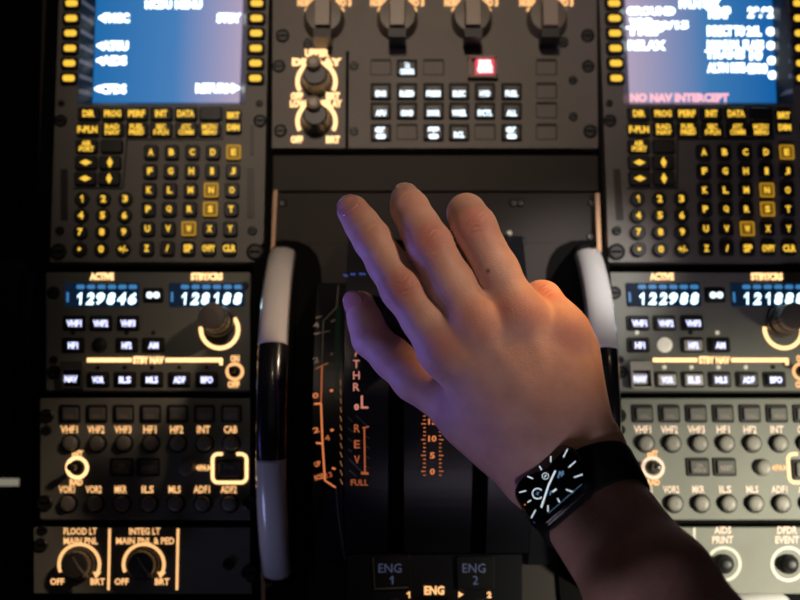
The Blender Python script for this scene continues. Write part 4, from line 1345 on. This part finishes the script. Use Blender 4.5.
def wring(name, cx, cy, r, w, a0, a1, m):
    segs = []
    for i in range(16):
        a = math.radians(a0 + (a1 - a0) * i / 16); b_ = math.radians(a0 + (a1 - a0) * (i + 1) / 16)
        segs.append((cx + r * math.cos(a), cy + r * math.sin(a), cx + r * math.cos(b_), cy + r * math.sin(b_)))
    wmark(name, segs, m, w)
wring('dial_ring', 227, 230, 16, 0.6, 0, 360, 'wtick'); wring('dial_ring', 188, 318, 26, 1.1, 40, 320, 'wtick')
wmark('dial_symbol', [(221, 236, 233, 224)], 'wtick', 0.9); wmark('dial_symbol', [(180, 322, 196, 312), (186, 308, 190, 328)], 'wblue', 0.8)
wmark('dial_symbol', [(290, 240, 300, 205), (298, 222, 318, 205), (305, 232, 318, 215)], 'wblue', 1.4)
wmark('dial_symbol', [(262, 310, 282, 295)], 'wtick', 1.6); wmark('dial_symbol', [(250, 325, 255, 305)], 'wblue', 1.2)
wmark('red_dot', [(121, 374, 128, 373)], 'wred', 1.3)
wmark('blue_line', [(240, 418, 410, 270)], 'wblue', 0.35)
bm = bmesh.new()
cc = WC + eV * (HV + 0.0008) - eU * 0.0075 - nW * 0.0042
for i in range(1):
    n = 20
    ra = [[bm.verts.new(cc + eV * o + (eU * math.cos(2 * math.pi * k / n) + nW * math.sin(2 * math.pi * k / n)) * r) for k in range(n)] for o, r in ((-0.0015, 0.0033), (0.0008, 0.0033), (0.0016, 0.0027))]
    for p, q in zip(ra[:-1], ra[1:]):
        for k in range(n): bm.faces.new((p[k], p[(k + 1) % n], q[(k + 1) % n], q[k]))
    bm.faces.new(ra[0]); bm.faces.new(ra[-1])
mk('crown', bm, M['watch'], w_)
# strap: follows the wrist's cross-section
ac = [V(arm[0][0]) , V(arm[1][0])]
wc0 = (ac[0] + ac[1]) / 2
wc0 = wc0 + adir * ((WC - wc0).dot(adir) + 0.0005)
sV = (eV * 0.45 - adir * 0.55).normalized()
sU = (eU - sV * eU.dot(sV)).normalized()
sN = sU.cross(sV).normalized()
if sN.z < 0: sN = -sN
hwid = (ac[1] - ac[0]).length / 2
bm = bmesh.new()
Dn = -nW
N = 48; rows = []
# measure the wrist outline in the plane of the strap
from mathutils.bvhtree import BVHTree
bvh = BVHTree.FromPolygons([Vector(v) for v in hv.tolist()], [tuple(q) for q in hq.tolist()])
for i in range(N):
    a = 2 * math.pi * i / N
    dd = (sU * math.cos(a) + sN * math.sin(a)).normalized()
    row = []
    for vv in (-0.0112, -0.0104, 0.0104, 0.0112):
        o = wc0 + sV * vv
        hit = bvh.ray_cast(o, dd, 0.08)
        r = (hit[0] - o).length if hit[0] is not None else 0.028
        row.append(r)
    rows.append(row)
R_ = np.array(rows)
for _ in range(3):
    R_ = np.maximum(R_, 0.25 * np.roll(R_, 1, 0) + 0.5 * R_ + 0.25 * np.roll(R_, -1, 0))
vs = []
for i in range(N):
    a = 2 * math.pi * i / N
    dd = (sU * math.cos(a) + sN * math.sin(a)).normalized()
    ring = []
    for vv, th_, j in ((-0.0112, 0.0002, 0), (-0.0112, 0.0016, 0), (-0.0100, 0.0023, 1), (0.0100, 0.0023, 2), (0.0112, 0.0016, 3), (0.0112, 0.0002, 3)):
        ring.append(bm.verts.new(wc0 + sV * vv + dd * (R_[i, j] + th_)))
    vs.append(ring)
keep = [i for i in range(N) if not (76 < 360 * i / N < 122)]
i0 = next(i for i in range(N) if 360 * i / N >= 122)
order = [(i0 + k) % N for k in range(len(keep))]
for i, j in zip(order[:-1], order[1:]):
    p, q = vs[i], vs[j]
    for k in range(6): bm.faces.new((p[k], p[(k + 1) % 6], q[(k + 1) % 6], q[k]))
bm.faces.new(vs[order[0]]); bm.faces.new(vs[order[-1]][::-1])
for i in range(N):
    if i not in order:
        for v_ in vs[i]: bm.verts.remove(v_)
mk('strap', bm, M['strap'], w_, True)

# ------------------------------------------------------------------ surroundings
bm = bmesh.new(); box(bm, -1.6, 1.6, -1.6, 1.6, -0.64, -0.62)
setp(mk('floor', bm, M['floor']), kind='structure')
xr = P(20, 480, -0.10).x
t = thing('pilot_seat', (-0.46, -0.1, -0.62), 'black pilot seat side lost in shadow beside the pedestal, with one short beige strip', 'seat')
bm = bmesh.new(); box(bm, -0.62, xr + 0.004, -0.34, 0.05, -0.62, -0.10)
bmesh.ops.bevel(bm, geom=list(bm.edges), offset=0.012, segments=3, affect='EDGES')
mk('seat_side', bm, M['seat'], t)
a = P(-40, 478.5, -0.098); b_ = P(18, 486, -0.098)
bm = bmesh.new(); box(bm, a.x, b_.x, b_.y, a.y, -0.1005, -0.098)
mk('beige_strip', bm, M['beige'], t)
# white rim of the next panel's handset at the lower edge
hc = P(760, 610, 0.010)
t = thing('handset', (hc.x, hc.y, -0.018), 'white rounded handset just showing at the edge below the panel marked AIDS PRINT', 'handset')
bm = bmesh.new()
n = 20; rings = []
for u, s in ((-0.024, 0.3), (-0.023, 0.75), (-0.019, 1.0), (0.019, 1.0), (0.023, 0.75), (0.024, 0.3)):
    rings.append([bm.verts.new((hc.x + u, hc.y + s * 0.0105 * math.cos(2 * math.pi * k / n), -0.0045 + s * 0.0135 * math.sin(2 * math.pi * k / n))) for k in range(n)])
for p, q in zip(rings[:-1], rings[1:]):
    for k in range(n): bm.faces.new((p[k], p[(k + 1) % n], q[(k + 1) % n], q[k]))
bm.faces.new(rings[0]); bm.faces.new(rings[-1][::-1])
mk('handset_body', bm, M['white'], t, True)

# ------------------------------------------------------------------ light
def spot(name, loc, target, energy, color, angle, blend, radius=0.03):
    l = bpy.data.lights.new(name, 'SPOT')
    l.energy = energy; l.color = color; l.spot_size = math.radians(angle); l.spot_blend = blend; l.shadow_soft_size = radius
    o = bpy.data.objects.new(name, l); COL.objects.link(o)
    o.location = loc
    o.rotation_euler = (Vector(target) - Vector(loc)).to_track_quat('-Z', 'Y').to_euler()
    return o
def area(name, loc, target, energy, color, sx, sy):
    l = bpy.data.lights.new(name, 'AREA')
    l.shape = 'RECTANGLE'; l.size = sx; l.size_y = sy; l.energy = energy; l.color = color
    o = bpy.data.objects.new(name, l); COL.objects.link(o)
    o.location = loc
    o.rotation_euler = (Vector(target) - Vector(loc)).to_track_quat('-Z', 'Y').to_euler()
    return o
# map light that floods the right-hand panels
spot('map_light', (0.58, -0.22, 0.46), (0.30, -0.225, 0.0), 25.0, (1.0, 0.93, 0.73), 45, 0.9, 0.03)
# narrow spot added to brighten the right-hand trim wheel
spot('reading_light', (0.45, 0.15, 0.50), (0.158, 0.025, 0.06), 14.0, (1.0, 0.93, 0.88), 13, 0.7, 0.02)
# overhead flood aimed at the front of the pedestal
spot('flood_light', (-0.02, 0.42, 1.10), (-0.03, 0.20, 0.0), 14.0, (1.0, 0.80, 0.62), 30, 1.0, 0.05)
# warm dome light on the hand, from the right
spot('dome_light', (0.62, 0.48, 0.82), (0.062, 0.020, 0.20), 28.0, (1.0, 0.70, 0.49), 13.5, 1.0, 0.05)
# low warm lamp beyond the little finger
spot('side_lamp', (0.38, 0.42, 0.26), (0.104, -0.002, 0.187), 26.0, (1.0, 0.47, 0.14), 8.5, 0.8, 0.03)
# unseen blue spot added to tint the hand from the lower left
spot('blue_display', (-0.28, -0.13, 0.165), (0.03, 0.01, 0.195), 2.5, (0.24, 0.22, 1.0), 52, 0.9, 0.06)
spot('tablet_glow', (-0.30, -0.36, 0.14), (-0.095, -0.14, 0.05), 0.9, (0.50, 0.52, 1.0), 24, 0.9, 0.06)  # blue fill added for the left wheel's lower mark
# dim cool fill added to lift the forearm, from behind it
spot('cabin_light', (0.05, -0.75, 0.75), (0.15, -0.12, 0.22), 11.0, (0.85, 0.74, 0.98), 22, 1.0, 0.1)
area('ceiling_light', (0.0, 0.2, 1.5), (0, 0, 0), 0.15, (1.0, 0.85, 0.80), 1.0, 1.0)

w = bpy.data.worlds.new('World'); scene.world = w
w.use_nodes = True
bg = w.node_tree.nodes['Background']
bg.inputs['Color'].default_value = (0.55, 0.5, 0.6, 1)
bg.inputs['Strength'].default_value = 0.006
